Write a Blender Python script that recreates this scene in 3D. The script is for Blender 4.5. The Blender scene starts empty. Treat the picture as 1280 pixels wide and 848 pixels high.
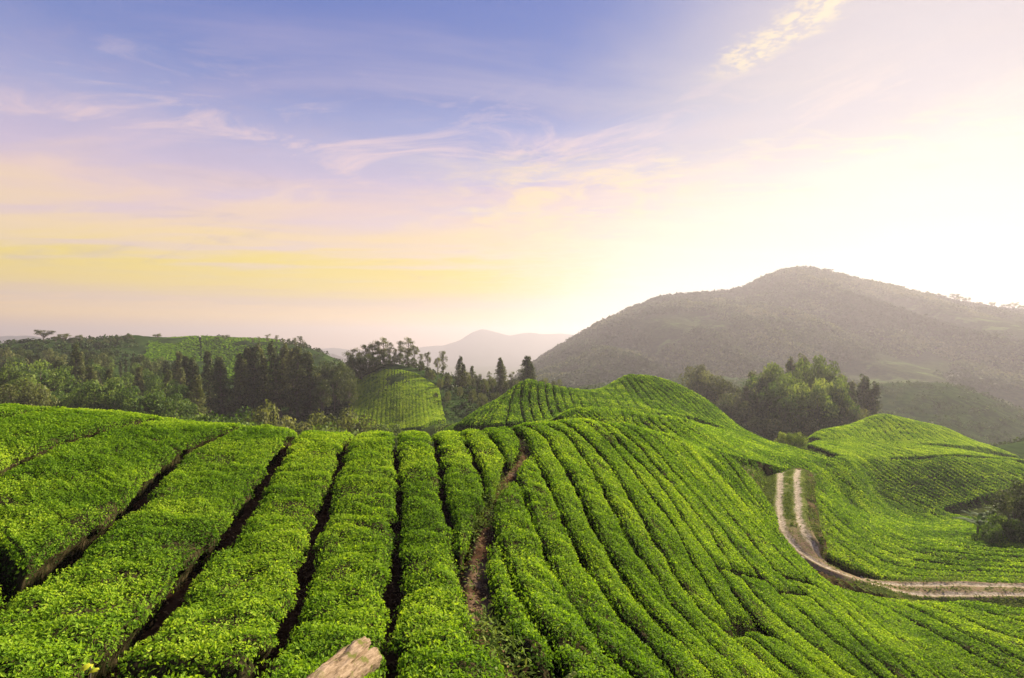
import bpy, math, random
import numpy as np

rng = np.random.default_rng(7)
random.seed(7)
scene = bpy.context.scene
R = math.radians

# ------------------------------------------------------------------ camera
cam_data = bpy.data.cameras.new("camera")
cam_data.sensor_width = 36.0
cam_data.lens = 18.0
cam_data.clip_start = 0.1
cam_data.clip_end = 30000
cam = bpy.data.objects.new("camera", cam_data)
scene.collection.objects.link(cam)
cam.location = (0, 0, 0)
cam.rotation_euler = (R(90), 0, 0)
scene.camera = cam

# ------------------------------------------------------------------ light
SUN_EL, SUN_AZ = 26.0, 40.0          # degrees; azimuth to the right of the view
EXPOSURE = 1.6
world = bpy.data.worlds.new("World")
scene.world = world
world.use_nodes = True


class N:
    """small helper to write node graphs"""
    def __init__(self, tree):
        self.t = tree
        tree.nodes.clear()

    def new(self, kind, **kw):
        n = self.t.nodes.new(kind)
        for k, v in kw.items():
            setattr(n, k, v)
        return n

    def link(self, a, b):
        self.t.links.new(a, b)

    def put(self, sock, v):
        if hasattr(v, "is_linked"):
            self.link(v, sock)
        else:
            sock.default_value = v

    def math(self, op, a, b=None, c=None, clamp=False):
        n = self.new("ShaderNodeMath", operation=op, use_clamp=clamp)
        self.put(n.inputs[0], a)
        if b is not None:
            self.put(n.inputs[1], b)
        if c is not None:
            self.put(n.inputs[2], c)
        return n.outputs[0]

    def mapr(self, v, a, b, c=0.0, d=1.0, smooth=True):
        n = self.new("ShaderNodeMapRange")
        n.interpolation_type = 'SMOOTHSTEP' if smooth else 'LINEAR'
        self.put(n.inputs[0], v)
        for i, x in enumerate((a, b, c, d)):
            n.inputs[i + 1].default_value = x
        return n.outputs[0]

    def ramp(self, fac, stops, interp='LINEAR'):
        n = self.new("ShaderNodeValToRGB")
        cr = n.color_ramp
        cr.interpolation = interp
        while len(cr.elements) < len(stops):
            cr.elements.new(0.5)
        for e, (p, c) in zip(cr.elements, stops):
            e.position = p
            e.color = (c[0], c[1], c[2], 1)
        self.put(n.inputs[0], fac)
        return n.outputs[0]

    def mix(self, f, a, b, blend='MIX'):
        n = self.new("ShaderNodeMix", data_type='RGBA', blend_type=blend)
        self.put(n.inputs[0], f)
        for s, v in ((n.inputs[6], a), (n.inputs[7], b)):
            if hasattr(v, "is_linked"):
                self.link(v, s)
            else:
                s.default_value = (v[0], v[1], v[2], 1)
        return n.outputs[2]

    def noise(self, vec, scale, detail=4, rough=0.55, dist=0.0):
        n = self.new("ShaderNodeTexNoise")
        n.inputs['Scale'].default_value = scale
        n.inputs['Detail'].default_value = detail
        n.inputs['Roughness'].default_value = rough
        n.inputs['Distortion'].default_value = dist
        if vec is not None:
            self.link(vec, n.inputs['Vector'])
        return n.outputs[0]


def lin(r, g, b):
    f = lambda c: (c / 255 / 12.92) if c <= 10 else ((c / 255 + 0.055) / 1.055) ** 2.4
    return (f(r), f(g), f(b))


# sky: Nishita air, with a sunset-coloured layer of high cloud in front of it
w = N(world.node_tree)
out = w.new("ShaderNodeOutputWorld")
sky = w.new("ShaderNodeTexSky")
sky.sky_type = 'NISHITA'
sky.sun_disc = False
sky.sun_elevation = R(SUN_EL)
sky.sun_rotation = R(SUN_AZ)
sky.altitude = 1500
sky.air_density = 1.0
sky.dust_density = 1.5
sky.ozone_density = 2.0
bg_air = w.new("ShaderNodeBackground")
w.link(sky.outputs[0], bg_air.inputs[0])
bg_air.inputs[1].default_value = 0.05
tc = w.new("ShaderNodeTexCoord")
sep = w.new("ShaderNodeSeparateXYZ")
w.link(tc.outputs['Generated'], sep.inputs[0])
dx, dy, dz = sep.outputs
az = w.math('ARCTAN2', dx, dy)                       # 0 ahead, + to the right
el = w.math('ARCSINE', dz)
# high cloud lies on a flat layer: direction / height
zc = w.math('MAXIMUM', dz, 0.04)
pl = w.new("ShaderNodeCombineXYZ")
w.link(w.math('DIVIDE', dx, zc), pl.inputs[0])
w.link(w.math('DIVIDE', dy, zc), pl.inputs[1])
stretch = w.new("ShaderNodeMapping")
stretch.inputs['Rotation'].default_value = (0, 0, R(-58))
stretch.inputs['Scale'].default_value = (0.55, 1.5, 1)
w.link(pl.outputs[0], stretch.inputs[0])
n_big = w.noise(stretch.outputs[0], 0.9, 5, 0.55, 0.6)
stretch2 = w.new("ShaderNodeMapping")
stretch2.inputs['Rotation'].default_value = (0, 0, R(-25))
stretch2.inputs['Scale'].default_value = (1.0, 2.0, 1)
w.link(pl.outputs[0], stretch2.inputs[0])
n_fine = w.noise(stretch2.outputs[0], 4.0, 6, 0.62, 0.3)
n_puff = w.noise(pl.outputs[0], 16.0, 3, 0.5, 0.2)
# angle to the sun
sd = (math.sin(R(SUN_AZ)) * math.cos(R(SUN_EL)), math.cos(R(SUN_AZ)) * math.cos(R(SUN_EL)), math.sin(R(SUN_EL)))
GLOW = (math.sin(R(37)) * math.cos(R(13)), math.cos(R(37)) * math.cos(R(13)), math.sin(R(13)))
dotn = w.new("ShaderNodeVectorMath", operation='DOT_PRODUCT')
w.link(tc.outputs['Generated'], dotn.inputs[0])
dotn.inputs[1].default_value = GLOW
ang = w.math('ARCCOSINE', dotn.outputs['Value'])
EX = 2.0 ** EXPOSURE
S_ = lambda r, g, b, k=1.0: tuple(k * c / EX for c in lin(r, g, b))
el_j = w.math('MULTIPLY', el, w.math('ADD', 1.0, w.math('MULTIPLY', w.math('SUBTRACT', n_big, 0.5), 0.7)))
stops = [(0.0, (255, 190, 112)), (0.038, (255, 208, 118)), (0.066, (240, 206, 172)), (0.092, (255, 222, 96)), (0.125, (255, 226, 100)),
         (0.17, (254, 222, 172)), (0.225, (240, 210, 202)), (0.28, (208, 192, 216)), (0.36, (156, 164, 212)), (0.44, (112, 134, 200)), (0.58, (82, 112, 192))]
grad = w.ramp(w.mapr(el_j, -0.02, 0.62, 0, 1, False), [((e + 0.02) / 0.64, S_(*c, 1.28 if e < 0.06 else 1.0)) for e, c in stops])
# veil of cloud, pinkish left, cream right
veil_col = w.mix(w.mapr(az, -0.8, 0.7), S_(222, 200, 222), S_(250, 232, 214))
veil_amt = w.math('MULTIPLY', w.mapr(n_big, 0.42, 0.72), w.mapr(el, 0.02, 0.25))
veil = w.mix(w.math('MULTIPLY', veil_amt, w.mapr(el, 0.22, 0.45, 0.7, 0.36)), grad, veil_col)
puff_amt = w.math('MULTIPLY', w.mapr(n_fine, 0.46, 0.66), w.mapr(ang, 0.95, 0.35))
puff_amt = w.math('MULTIPLY', w.math('MULTIPLY', puff_amt, w.mapr(n_big, 0.35, 0.6)), w.mapr(el, 0.42, 0.27))
veil = w.mix(w.math('MULTIPLY', puff_amt, 0.8), veil, S_(255, 232, 176, 1.05))
corner = w.math('MULTIPLY', w.mapr(az, 0.25, 0.62), w.mapr(w.math('SUBTRACT', el, w.math('MULTIPLY', az, -0.08)), 0.34, 0.47))
veil = w.mix(w.math('MULTIPLY', corner, w.mapr(n_big, 0.3, 0.6, 0.45, 0.85)), veil, S_(202, 190, 206))
# broken cloud texture through the middle of the sky
ae2 = w.new("ShaderNodeCombineXYZ")
w.link(w.math('ADD', w.math('MULTIPLY', az, 4.5), w.math('MULTIPLY', el, -5.0)), ae2.inputs[0])
w.link(w.math('ADD', w.math('MULTIPLY', el, 17.0), w.math('MULTIPLY', az, -1.2)), ae2.inputs[1])
n_brk = w.noise(ae2.outputs[0], 1.0, 9, 0.66, 0.8)
n_brk2 = w.noise(ae2.outputs[0], 0.45, 3, 0.5, 0.3)
zone = w.math('MULTIPLY', w.mapr(el, 0.07, 0.16), w.mapr(el, 0.50, 0.30))
lit = w.math('MULTIPLY', w.math('MULTIPLY', w.mapr(n_brk, 0.48, 0.66), zone), w.mapr(n_brk2, 0.30, 0.50))
shd = w.math('MULTIPLY', w.math('MULTIPLY', w.mapr(n_brk, 0.46, 0.30), zone), w.mapr(n_brk2, 0.30, 0.50))
veil = w.mix(w.math('MULTIPLY', lit, 0.75), veil, w.mix(w.mapr(el, 0.12, 0.34), S_(255, 224, 170), S_(244, 214, 214)))
veil = w.mix(w.math('MULTIPLY', shd, 0.45), veil, S_(190, 176, 202))
# mottled cloud catching the light, low over the valley
ae = w.new("ShaderNodeCombineXYZ")
w.link(w.math('MULTIPLY', az, 9.0), ae.inputs[0])
w.link(w.math('MULTIPLY', el, 30.0), ae.inputs[1])
n_mot = w.noise(ae.outputs[0], 1.0, 6, 0.65, 0.6)
ex = w.math('DIVIDE', w.math('SUBTRACT', az, 0.14), 0.34)
ey = w.math('DIVIDE', w.math('SUBTRACT', el, 0.24), 0.13)
rad = w.math('SQRT', w.math('ADD', w.math('MULTIPLY', ex, ex), w.math('MULTIPLY', ey, ey)))
mot = w.math('MULTIPLY', w.mapr(rad, 1.15, 0.35), w.mapr(n_mot, 0.40, 0.66))
veil = w.mix(w.math('MULTIPLY', mot, 0.8), veil, S_(255, 226, 172, 1.04))
# a bright mackerel streak high on the right
strk = w.new("ShaderNodeVectorMath", operation='DISTANCE')
mp = w.new("ShaderNodeMapping")
mp.vector_type = 'POINT'
w.link(pl.outputs[0], mp.inputs[0])
a0 = R(-12)
CX, CY = 0.865, 1.74
mp.inputs['Location'].default_value = (0, 0, 0)
sx = w.new("ShaderNodeVectorMath", operation='SUBTRACT')
w.link(pl.outputs[0], sx.inputs[0])
sx.inputs[1].default_value = (CX, CY, 0)
rotv = w.new("ShaderNodeVectorRotate", rotation_type='Z_AXIS')
w.link(sx.outputs[0], rotv.inputs['Vector'])
rotv.inputs['Angle'].default_value = R(-18.6)
sps = w.new("ShaderNodeSeparateXYZ")
w.link(rotv.outputs[0], sps.inputs[0])
wob = w.math('MULTIPLY', w.math('SUBTRACT', n_fine, 0.5), 0.22)
band = w.mapr(w.math('ABSOLUTE', w.math('ADD', sps.outputs[0], wob)), 0.03, 0.14, 1, 0)
along = w.math('MULTIPLY', w.mapr(sps.outputs[1], 0.30, 0.08), w.mapr(sps.outputs[1], -1.1, -0.4))
streak = w.math('MULTIPLY', w.math('MULTIPLY', band, along), w.mapr(w.math('ADD', w.math('MULTIPLY', n_puff, 0.55), w.math('MULTIPLY', w.noise(pl.outputs[0], 34.0, 6, 0.6, 0.4), 0.45)), 0.42, 0.58, 0.12, 1))
veil = w.mix(w.math('MULTIPLY', streak, 0.85), veil, S_(255, 232, 182, 1.08))
# glow round the hidden sun
eltop = w.mapr(az, 0.08, 0.80, 0.14, 0.275, False)
above = w.math('SUBTRACT', w.math('ADD', el, w.math('MULTIPLY', w.math('SUBTRACT', n_big, 0.5), 0.16)), eltop)
glow = w.math('MULTIPLY', w.mapr(above, 0.13, -0.10), w.mapr(w.math('ADD', az, w.math('MULTIPLY', w.math('SUBTRACT', n_fine, 0.5), 0.25)), -0.12, 0.28))
haloed = w.mix(w.math('MULTIPLY', w.mapr(ang, 0.62, 0.2), 0.5), veil, S_(244, 228, 208))
veil = w.mix(glow, haloed, S_(255, 248, 226, 0.98))
bg_cloud = w.new("ShaderNodeBackground")
w.link(veil, bg_cloud.inputs[0])
bg_cloud.inputs[1].default_value = 1.0
ms = w.new("ShaderNodeMixShader")
ms.inputs[0].default_value = 0.94
w.link(bg_air.outputs[0], ms.inputs[1])
w.link(bg_cloud.outputs[0], ms.inputs[2])
w.link(ms.outputs[0], out.inputs[0])

sun_data = bpy.data.lights.new("sun", 'SUN')
sun_data.energy = 5.0
sun_data.angle = R(2.5)
sun_data.color = (1.0, 0.87, 0.62)
sun = bpy.data.objects.new("sun", sun_data)
scene.collection.objects.link(sun)
from mathutils import Vector
sun.rotation_euler = Vector(sd).to_track_quat('Z', 'Y').to_euler()
sun.location = (200, 200, 200)

scene.view_settings.view_transform = 'Standard'
scene.view_settings.look = 'None'
scene.view_settings.exposure = EXPOSURE
scene.view_settings.gamma = 1.0
scene.view_settings.use_curve_mapping = False
cy = scene.cycles
cy.use_denoising = True
cy.max_bounces = 6
cy.diffuse_bounces = 2
cy.glossy_bounces = 1
cy.transmission_bounces = 4
cy.transparent_max_bounces = 4
cy.volume_bounces = 0
cy.sample_clamp_indirect = 4


# ------------------------------------------------------------------ noise
def hash3(i, j, k):
    h = (i * 374761393 + j * 668265263 + k * 2147483647 % 1013904223) & 0xFFFFFFFF
    h = ((h ^ (h >> 13)) * 1274126177) & 0xFFFFFFFF
    return ((h ^ (h >> 16)) & 0xFFFF) / 65535.0


def vnoise(x, y, z=None):
    """value noise 0..1 on arrays"""
    if z is None:
        z = np.zeros_like(x)
    xi, yi, zi = np.floor(x).astype(np.int64), np.floor(y).astype(np.int64), np.floor(z).astype(np.int64)
    fx, fy, fz = x - xi, y - yi, z - zi
    fx, fy, fz = [f * f * (3 - 2 * f) for f in (fx, fy, fz)]
    r = 0
    for a in (0, 1):
        for b in (0, 1):
            for c in (0, 1):
                wgt = (fx if a else 1 - fx) * (fy if b else 1 - fy) * (fz if c else 1 - fz)
                r = r + wgt * hash3(xi + a, yi + b, zi + c)
    return r


def fbm(x, y, z=None, oct=4, gain=0.5):
    s, a, t = 0, 1.0, 0
    for o in range(oct):
        f = 2.03 ** o
        s = s + a * vnoise(x * f + 17 * o, y * f - 9 * o, None if z is None else z * f)
        t += a
        a *= gain
    return s / t


def sstep(a, b, x):
    t = np.clip((x - a) / (b - a), 0, 1)
    return t * t * (3 - 2 * t)


# ------------------------------------------------------------------ terrain
# survey of the canopy surface: (bearing, drop) of points at known distances Y.
# bearing and drop use the 640-unit focal length: x = Y*(b-640)/640, z = -Y*(d-424)/640
SURVEY = """
0 900 4.4|0 848 5.2|0 744 7.6|0 650 10.6|0 590 13.3|0 545 16|0 520 18.5|0 509 21|0 530 27|0 600 40|0 590 70
160 848 5.3|160 745 7.9|160 640 11.5|160 570 15.8|160 535 19|160 518.5 22.5|160 540 28|160 620 40|160 600 70
330 900 4.3|330 848 5.4|330 760 7.8|330 680 10.6|330 610 14.3|330 560 18.3|330 536 21.5|330 560 27|330 630 40|330 610 70
490 848 5.4|490 760 7.9|490 690 10.6|490 620 14.2|490 570 18|490 542.5 21.5|490 565 26.5|490 630 38|490 610 65|490 575 90
600 900 4.4|600 848 5.5|600 760 8|600 690 10.8|600 620 14.6|600 565 19.5|600 539.5 23|600 560 28|600 600 40|600 560 58|600 527 68|600 511 80|600 540 95
655 900 4.6|655 848 5.8|655 760 8.4|655 690 11.4|655 620 15.5|655 560 21.5|655 532 26|655 550 31|655 570 42|655 545 57|655 524 68|655 500 78|655 476 88|655 500 100|655 560 125
720 900 5.3|720 848 6.6|720 760 9.7|720 680 13.2|720 610 18|720 560 24|720 525.5 30|720 540 36|720 545 45|720 515 54|720 510 57|720 522 62|720 517 70|720 500 80|720 487 90|720 510 104
785 848 7.6|785 760 11.2|785 680 15.6|785 610 21.5|785 565 28|785 532 35|785 545 41|785 535 50|785 514 57|785 530 64|785 510 75|785 490 90|785 469 102|785 490 120
850 848 9|850 760 13.8|850 680 19.5|850 620 26.5|850 580 33|850 548 40|850 560 45|850 540 53|850 523 60|850 528 68|850 516 80|850 500 92|850 481 108|850 510 125
900 900 8.6|900 848 10.4|900 760 17|900 690 24.5|900 640 31.5|900 600 38.5|900 563 46|900 566 51|900 553 58|900 543 66|900 530 85|900 512 108|900 540 125
960 848 13|960 770 19.5|960 700 29.5|960 650 38.5|960 610 47|960 586 54|960 578 60|960 563 72|960 550 92|960 575 110
1020 848 16|1020 780 22|1020 725 31|1020 698 38|1020 660 46|1020 625 54|1020 590 66|1020 570 78|1020 556 92|1020 548 104|1020 541 114|1020 560 128
1100 900 17|1100 848 20|1100 790 26.5|1100 755 33|1100 736 38|1100 722 42|1100 690 49|1100 655 62|1100 624 77|1100 600 81.5|1100 579 86|1100 568 93|1100 553 105|1100 535 117|1100 518 128|1100 550 150
1180 848 22.5|1180 790 29|1180 760 34|1180 742 38.5|1180 725 42.5|1180 690 49.5|1180 660 64|1180 638 76|1180 608 81.5|1180 580 87|1180 567 95|1180 556 108|1180 545 120|1180 534 130|1180 570 150
1280 900 21|1280 848 24.5|1280 800 29|1280 765 34|1280 745 38|1280 722 43|1280 690 50|1280 655 66|1280 628 78|1280 602 85|1280 583 92|1060 690 43|1060 662 51|1060 628 66|1060 600 71|1060 578 77|1280 574 104|1280 582 118|1280 549 150|1280 570 190
0 560 110|0 520 150|0 480 190|0 445 240|0 430 270|0 440 320|0 470 430|60 428 275
160 560 110|160 530 150|160 490 190|160 450 250|160 423 300|160 440 360|160 470 430
250 423 310|250 445 280|250 475 230|250 520 170|250 565 110|250 450 400
330 426 310|330 450 270|330 490 200|330 530 150|330 580 100|400 440 300|400 470 240|400 510 180|400 545 130|400 575 100
490 470 175|490 500 153|490 533 132|490 548 115|490 452 195|490 470 230|490 500 320|490 490 430
570 525 112|570 535 122|570 500 150|570 480 180|570 475 220|570 500 300|540 520 128|540 490 155
620 545 125|620 500 160|620 480 190|620 490 260|680 500 180|680 495 240
785 520 150|785 500 220|785 485 300|785 480 430|900 560 150|900 545 190|900 510 260|900 485 340|900 475 430
960 590 130|960 560 165|960 535 210|960 505 280|960 480 430|1020 580 150|1020 560 200
1100 590 190|1100 560 230|1100 520 280|1100 481 330|1100 500 400|1200 585 190|1200 540 250|1200 484 340|1200 500 420
1280 575 230|1280 550 270|1280 518 320|1280 530 420
"""
pts = [tuple(float(c) for c in p.split()) for line in SURVEY.strip().splitlines() for p in line.split("|")]
for b, d, Y in list(pts):
    if b <= 0:
        pts.append((b - 330, d, Y))
    if b >= 1280:
        pts.append((b + 330, d, Y))
pts = np.array(pts)
UW = 1.6
cu = (pts[:, 0] - 640) / 640
cv = np.log(pts[:, 2])
cf = pts[:, 1]


def tps(r2):
    return np.where(r2 > 1e-12, 0.5 * r2 * np.log(np.maximum(r2, 1e-12)), 0)


def rbf_fit():
    n = len(cf)
    A = tps(((cu[:, None] - cu[None]) * UW) ** 2 + (cv[:, None] - cv[None]) ** 2) + np.eye(n) * 2e-4
    P = np.stack([np.ones(n), cu * UW, cv], 1)
    M = np.zeros((n + 3, n + 3))
    M[:n, :n] = A
    M[:n, n:] = P
    M[n:, :n] = P.T
    return np.linalg.solve(M, np.concatenate([cf, [0, 0, 0]]))


_w = rbf_fit()
GU0, GU1, GNU = -1.4, 1.4, 1001
GV0, GV1, GNV = math.log(3.6), math.log(430), 900
gu = np.linspace(GU0, GU1, GNU)
gv = np.linspace(GV0, GV1, GNV)
GRID = np.zeros((GNU, GNV))
for i0 in range(0, GNU, 50):
    uu, vv = np.meshgrid(gu[i0:i0 + 50], gv, indexing='ij')
    uf, vf = uu.ravel(), vv.ravel()
    acc = _w[-3] + _w[-2] * uf * UW + _w[-1] * vf
    acc = acc + tps(((uf[:, None] - cu[None]) * UW) ** 2 + (vf[:, None] - cv[None]) ** 2) @ _w[:-3]
    GRID[i0:i0 + 50] = acc.reshape(uu.shape)


def drop(u, v):
    a = np.clip((u - GU0) / (GU1 - GU0) * (GNU - 1), 0, GNU - 1.001)
    b = np.clip((v - GV0) / (GV1 - GV0) * (GNV - 1), 0, GNV - 1.001)
    i, j = a.astype(int), b.astype(int)
    fa, fb = a - i, b - j
    return (GRID[i, j] * (1 - fa) * (1 - fb) + GRID[i + 1, j] * fa * (1 - fb)
            + GRID[i, j + 1] * (1 - fa) * fb + GRID[i + 1, j + 1] * fa * fb)


def S(x, y):
    """height of the tea canopy / land surface"""
    x, y = np.asarray(x, float), np.asarray(y, float)
    yy = np.maximum(y, 3.6)
    f = drop(x / yy, np.log(yy))
    z = -(f - 424) / 640 * np.minimum(yy, 430)
    far = sstep(430, 1400, y)
    return z * (1 - far) - 170 * far


def locate(b, d, ymin=3.6, ymax=430):
    """first point of the surface met on a bearing/drop line beyond ymin"""
    u = (b - 640) / 640
    col = drop(np.full(GNV, u), gv)
    ok = np.where((gv >= math.log(ymin)) & (gv <= math.log(ymax)))[0]
    c = col[ok]
    hit = np.where(c <= d)[0]
    if len(hit) == 0:
        k = ok[np.argmin(c)]
        Y = math.exp(gv[k])
    else:
        k = ok[hit[0]]
        if hit[0] == 0:
            Y = math.exp(gv[k])
        else:
            f = (col[k - 1] - d) / max(col[k - 1] - col[k], 1e-9)
            Y = math.exp(gv[k - 1] + f * (gv[k] - gv[k - 1]))
    return (Y * u, Y)


def trace(poly, ymin=3.6, ymax=430):
    return np.array([locate(b, d, ymin, ymax) for b, d in poly])


def resample(p, n=None, step=None):
    p = np.asarray(p, float)
    seg = np.hypot(*np.diff(p, axis=0).T)
    t = np.concatenate([[0], np.cumsum(seg)])
    if n is None:
        n = max(3, int(t[-1] / step) + 1)
    q = np.linspace(0, t[-1], n)
    return np.stack([np.interp(q, t, p[:, 0]), np.interp(q, t, p[:, 1])], 1)


def smooth(p, it):
    p = p.copy()
    for _ in range(it):
        p[1:-1] = 0.25 * p[:-2] + 0.5 * p[1:-1] + 0.25 * p[2:]
    return p


def length(p):
    return float(np.hypot(*np.diff(p, axis=0).T).sum())


def dist_poly(x, y, poly):
    d = np.full(np.shape(x), 1e9)
    for (x0, y0), (x1, y1) in zip(poly[:-1], poly[1:]):
        vx, vy = x1 - x0, y1 - y0
        t = np.clip(((x - x0) * vx + (y - y0) * vy) / max(vx * vx + vy * vy, 1e-9), 0, 1)
        d = np.minimum(d, np.hypot(x - x0 - t * vx, y - y0 - t * vy))
    return d


TRACK = smooth(resample(trace([(990, 586), (985, 593), (986, 612), (985, 630), (988, 655), (996, 676), (1012, 694), (1040, 712),
                               (1075, 725), (1120, 734), (1180, 738), (1280, 739), (1400, 739)], 30), n=120), 30)
BARE = smooth(resample(trace([(652, 543), (660, 560), (640, 585), (622, 610), (614, 645), (604, 672), (596, 705), (598, 740),
                              (604, 768), (618, 795), (640, 820)]), n=70), 8)
HEDGE = 0.72


TRACK_Z = S(TRACK[:, 0], TRACK[:, 1])


def ground_z(x, y):
    x, y = np.asarray(x, float), np.asarray(y, float)
    shp = np.broadcast(x, y).shape
    x, y = np.broadcast_to(x, shp).ravel(), np.broadcast_to(y, shp).ravel()
    z = S(x, y)
    off = np.full(x.shape, HEDGE)
    d2 = np.where(y < 40, dist_poly(x, y, BARE), 99)
    off = off - 0.42 * sstep(0.55, 0.15, d2)
    off = off * (1 - sstep(200, 240, y))
    z = z - off
    # the track runs on a bench cut level across the slope
    near = np.where((y > 25) & (y < 80) & (x > 10))[0]
    for k in range(0, len(near), 20000):
        q = near[k:k + 20000]
        dd = np.hypot(x[q][:, None] - TRACK[None, :, 0], y[q][:, None] - TRACK[None, :, 1])
        m = dd.argmin(1)
        wgt = sstep(3.0, 2.0, dd[np.arange(len(q)), m])
        z[q] = z[q] * (1 - wgt) + (TRACK_Z[m] - 0.20) * wgt
    return z.reshape(shp)


# ------------------------------------------------------------------ mesh helpers
def mesh_from(name, verts, faces_list, mats, mat_idx=None, attrs=None, smooth_faces=None):
    """verts (n,3); faces_list: list of int arrays (m,k) of fixed k"""
    me = bpy.data.meshes.new(name)
    me.vertices.add(len(verts))
    me.vertices.foreach_set("co", np.asarray(verts, np.float32).ravel())
    loops = np.concatenate([f.ravel() for f in faces_list]).astype(np.int32)
    counts = np.concatenate([np.full(len(f), f.shape[1]) for f in faces_list]).astype(np.int32)
    starts = np.concatenate([[0], np.cumsum(counts)[:-1]]).astype(np.int32)
    me.loops.add(len(loops))
    me.loops.foreach_set("vertex_index", loops)
    me.polygons.add(len(counts))
    me.polygons.foreach_set("loop_start", starts)
    me.polygons.foreach_set("loop_total", counts)
    if mat_idx is not None:
        me.polygons.foreach_set("material_index", np.asarray(mat_idx, np.int32))
    if smooth_faces is not None:
        me.polygons.foreach_set("use_smooth", np.asarray(smooth_faces, bool))
    for k, v in (attrs or {}).items():
        a = me.attributes.new(k, 'FLOAT', 'POINT')
        a.data.foreach_set("value", np.asarray(v, np.float32))
    for m in mats:
        me.materials.append(m)
    me.update(calc_edges=True)
    return me


def link(name, me, parent=None):
    o = bpy.data.objects.new(name, me)
    scene.collection.objects.link(o)
    if parent is not None:
        o.parent = parent
    return o


def tag(o, label=None, cat=None, group=None, kind=None):
    if label:
        o["label"] = label
    if cat:
        o["category"] = cat
    if group:
        o["group"] = group
    if kind:
        o["kind"] = kind
    return o


def empty(name, loc):
    o = bpy.data.objects.new(name, None)
    o.location = loc
    scene.collection.objects.link(o)
    return o


def grid_faces(n, m, wrap=False):
    i, j = np.meshgrid(np.arange(n - 1), np.arange(m - 1), indexing='ij')
    a = (i * m + j).ravel()
    return np.stack([a, a + m, a + m + 1, a + 1], 1)


def unit(v):
    return v / np.maximum(np.linalg.norm(v, axis=-1, keepdims=True), 1e-9)


def leaf_cards(pos, nrm, size, aspect=0.5, spread=1.0, up=0.35, fold=True, rg=rng):
    """little folded leaves: returns verts (n*4,3) and tri faces"""
    n = len(pos)
    rd = rg.normal(0, 1, (n, 3))
    tang = unit(rd - nrm * (rd * nrm).sum(1, keepdims=True))
    d = unit(tang + nrm * rg.normal(0.35, 0.40, (n, 1)) * spread + np.array([0, 0, up * 0.4]))
    side = unit(np.cross(d, nrm + rg.normal(0, 0.38, (n, 3)) * spread))
    nn = np.cross(side, d)
    L = size[:, None]
    W = L * aspect
    base = pos - d * L * 0.15
    tip = pos + d * L * 0.85
    mid = pos + d * L * 0.32
    lift = nn * W * (0.22 if fold else 0.0)
    l, r = mid + side * W * 0.5 + lift, mid - side * W * 0.5 + lift
    v = np.stack([base, r, tip, l], 1).reshape(-1, 3)
    k = np.arange(n)[:, None] * 4
    f = np.concatenate([k + np.array([[0, 1, 2]]), k + np.array([[0, 2, 3]])], 1).reshape(-1, 3)
    return v, f


# ------------------------------------------------------------------ materials
def material(name):
    m = bpy.data.materials.new(name)
    m.use_nodes = True
    return m, N(m.node_tree)


def leaf_material(name, stops, trans=0.35, rough=0.5, spec=0.3, tcol=(1.2, 1.2, 0.5), vary=0.55):
    m, g = material(name)
    o = g.new("ShaderNodeOutputMaterial")
    at = g.new("ShaderNodeAttribute", attribute_name="tint")
    oi = g.new("ShaderNodeObjectInfo")
    f = g.math('ADD', at.outputs['Fac'], g.math('MULTIPLY', g.math('SUBTRACT', oi.outputs['Random'], 0.5), vary), clamp=True)
    col = g.ramp(f, stops)
    p = g.new("ShaderNodeBsdfPrincipled")
    g.link(col, p.inputs['Base Color'])
    p.inputs['Roughness'].default_value = rough
    p.inputs['Specular IOR Level'].default_value = spec
    t = g.new("ShaderNodeBsdfTranslucent")
    g.link(g.mix(1.0, col, tcol, 'MULTIPLY'), t.inputs[0])
    mx = g.new("ShaderNodeMixShader")
    mx.inputs[0].default_value = trans
    g.link(p.outputs[0], mx.inputs[1])
    g.link(t.outputs[0], mx.inputs[2])
    g.link(mx.outputs[0], o.inputs[0])
    return m


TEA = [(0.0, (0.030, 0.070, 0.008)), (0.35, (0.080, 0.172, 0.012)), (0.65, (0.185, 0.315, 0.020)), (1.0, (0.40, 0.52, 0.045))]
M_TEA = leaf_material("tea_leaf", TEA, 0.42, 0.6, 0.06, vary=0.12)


def simple(name, build):
    m, g = material(name)
    o = g.new("ShaderNodeOutputMaterial")
    p = g.new("ShaderNodeBsdfPrincipled")
    p.inputs['Specular IOR Level'].default_value = 0.0
    geo = g.new("ShaderNodeNewGeometry")
    col, rough, bump = build(g, geo.outputs['Position'])
    g.put(p.inputs['Base Color'], col if hasattr(col, "is_linked") else (*col, 1))
    p.inputs['Roughness'].default_value = rough
    if bump is not None:
        b = g.new("ShaderNodeBump")
        b.inputs['Strength'].default_value = bump[1]
        b.inputs['Distance'].default_value = bump[2]
        g.link(bump[0], b.inputs['Height'])
        g.link(b.outputs[0], p.inputs['Normal'])
    g.link(p.outputs[0], o.inputs[0])
    return m


def _twig(g, pos):
    mp_ = g.new("ShaderNodeMapping")
    mp_.inputs['Scale'].default_value = (1, 1, 0.25)
    g.link(pos, mp_.inputs[0])
    n = g.noise(mp_.outputs[0], 16.0, 6, 0.7)
    return g.ramp(n, [(0.32, (0.008, 0.008, 0.004)), (0.5, (0.028, 0.026, 0.012)), (0.62, (0.07, 0.052, 0.030)), (0.75, (0.05, 0.07, 0.016))]), 0.9, (n, 0.9, 0.06)


M_TWIG = simple("tea_inner_foliage", _twig)


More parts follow.
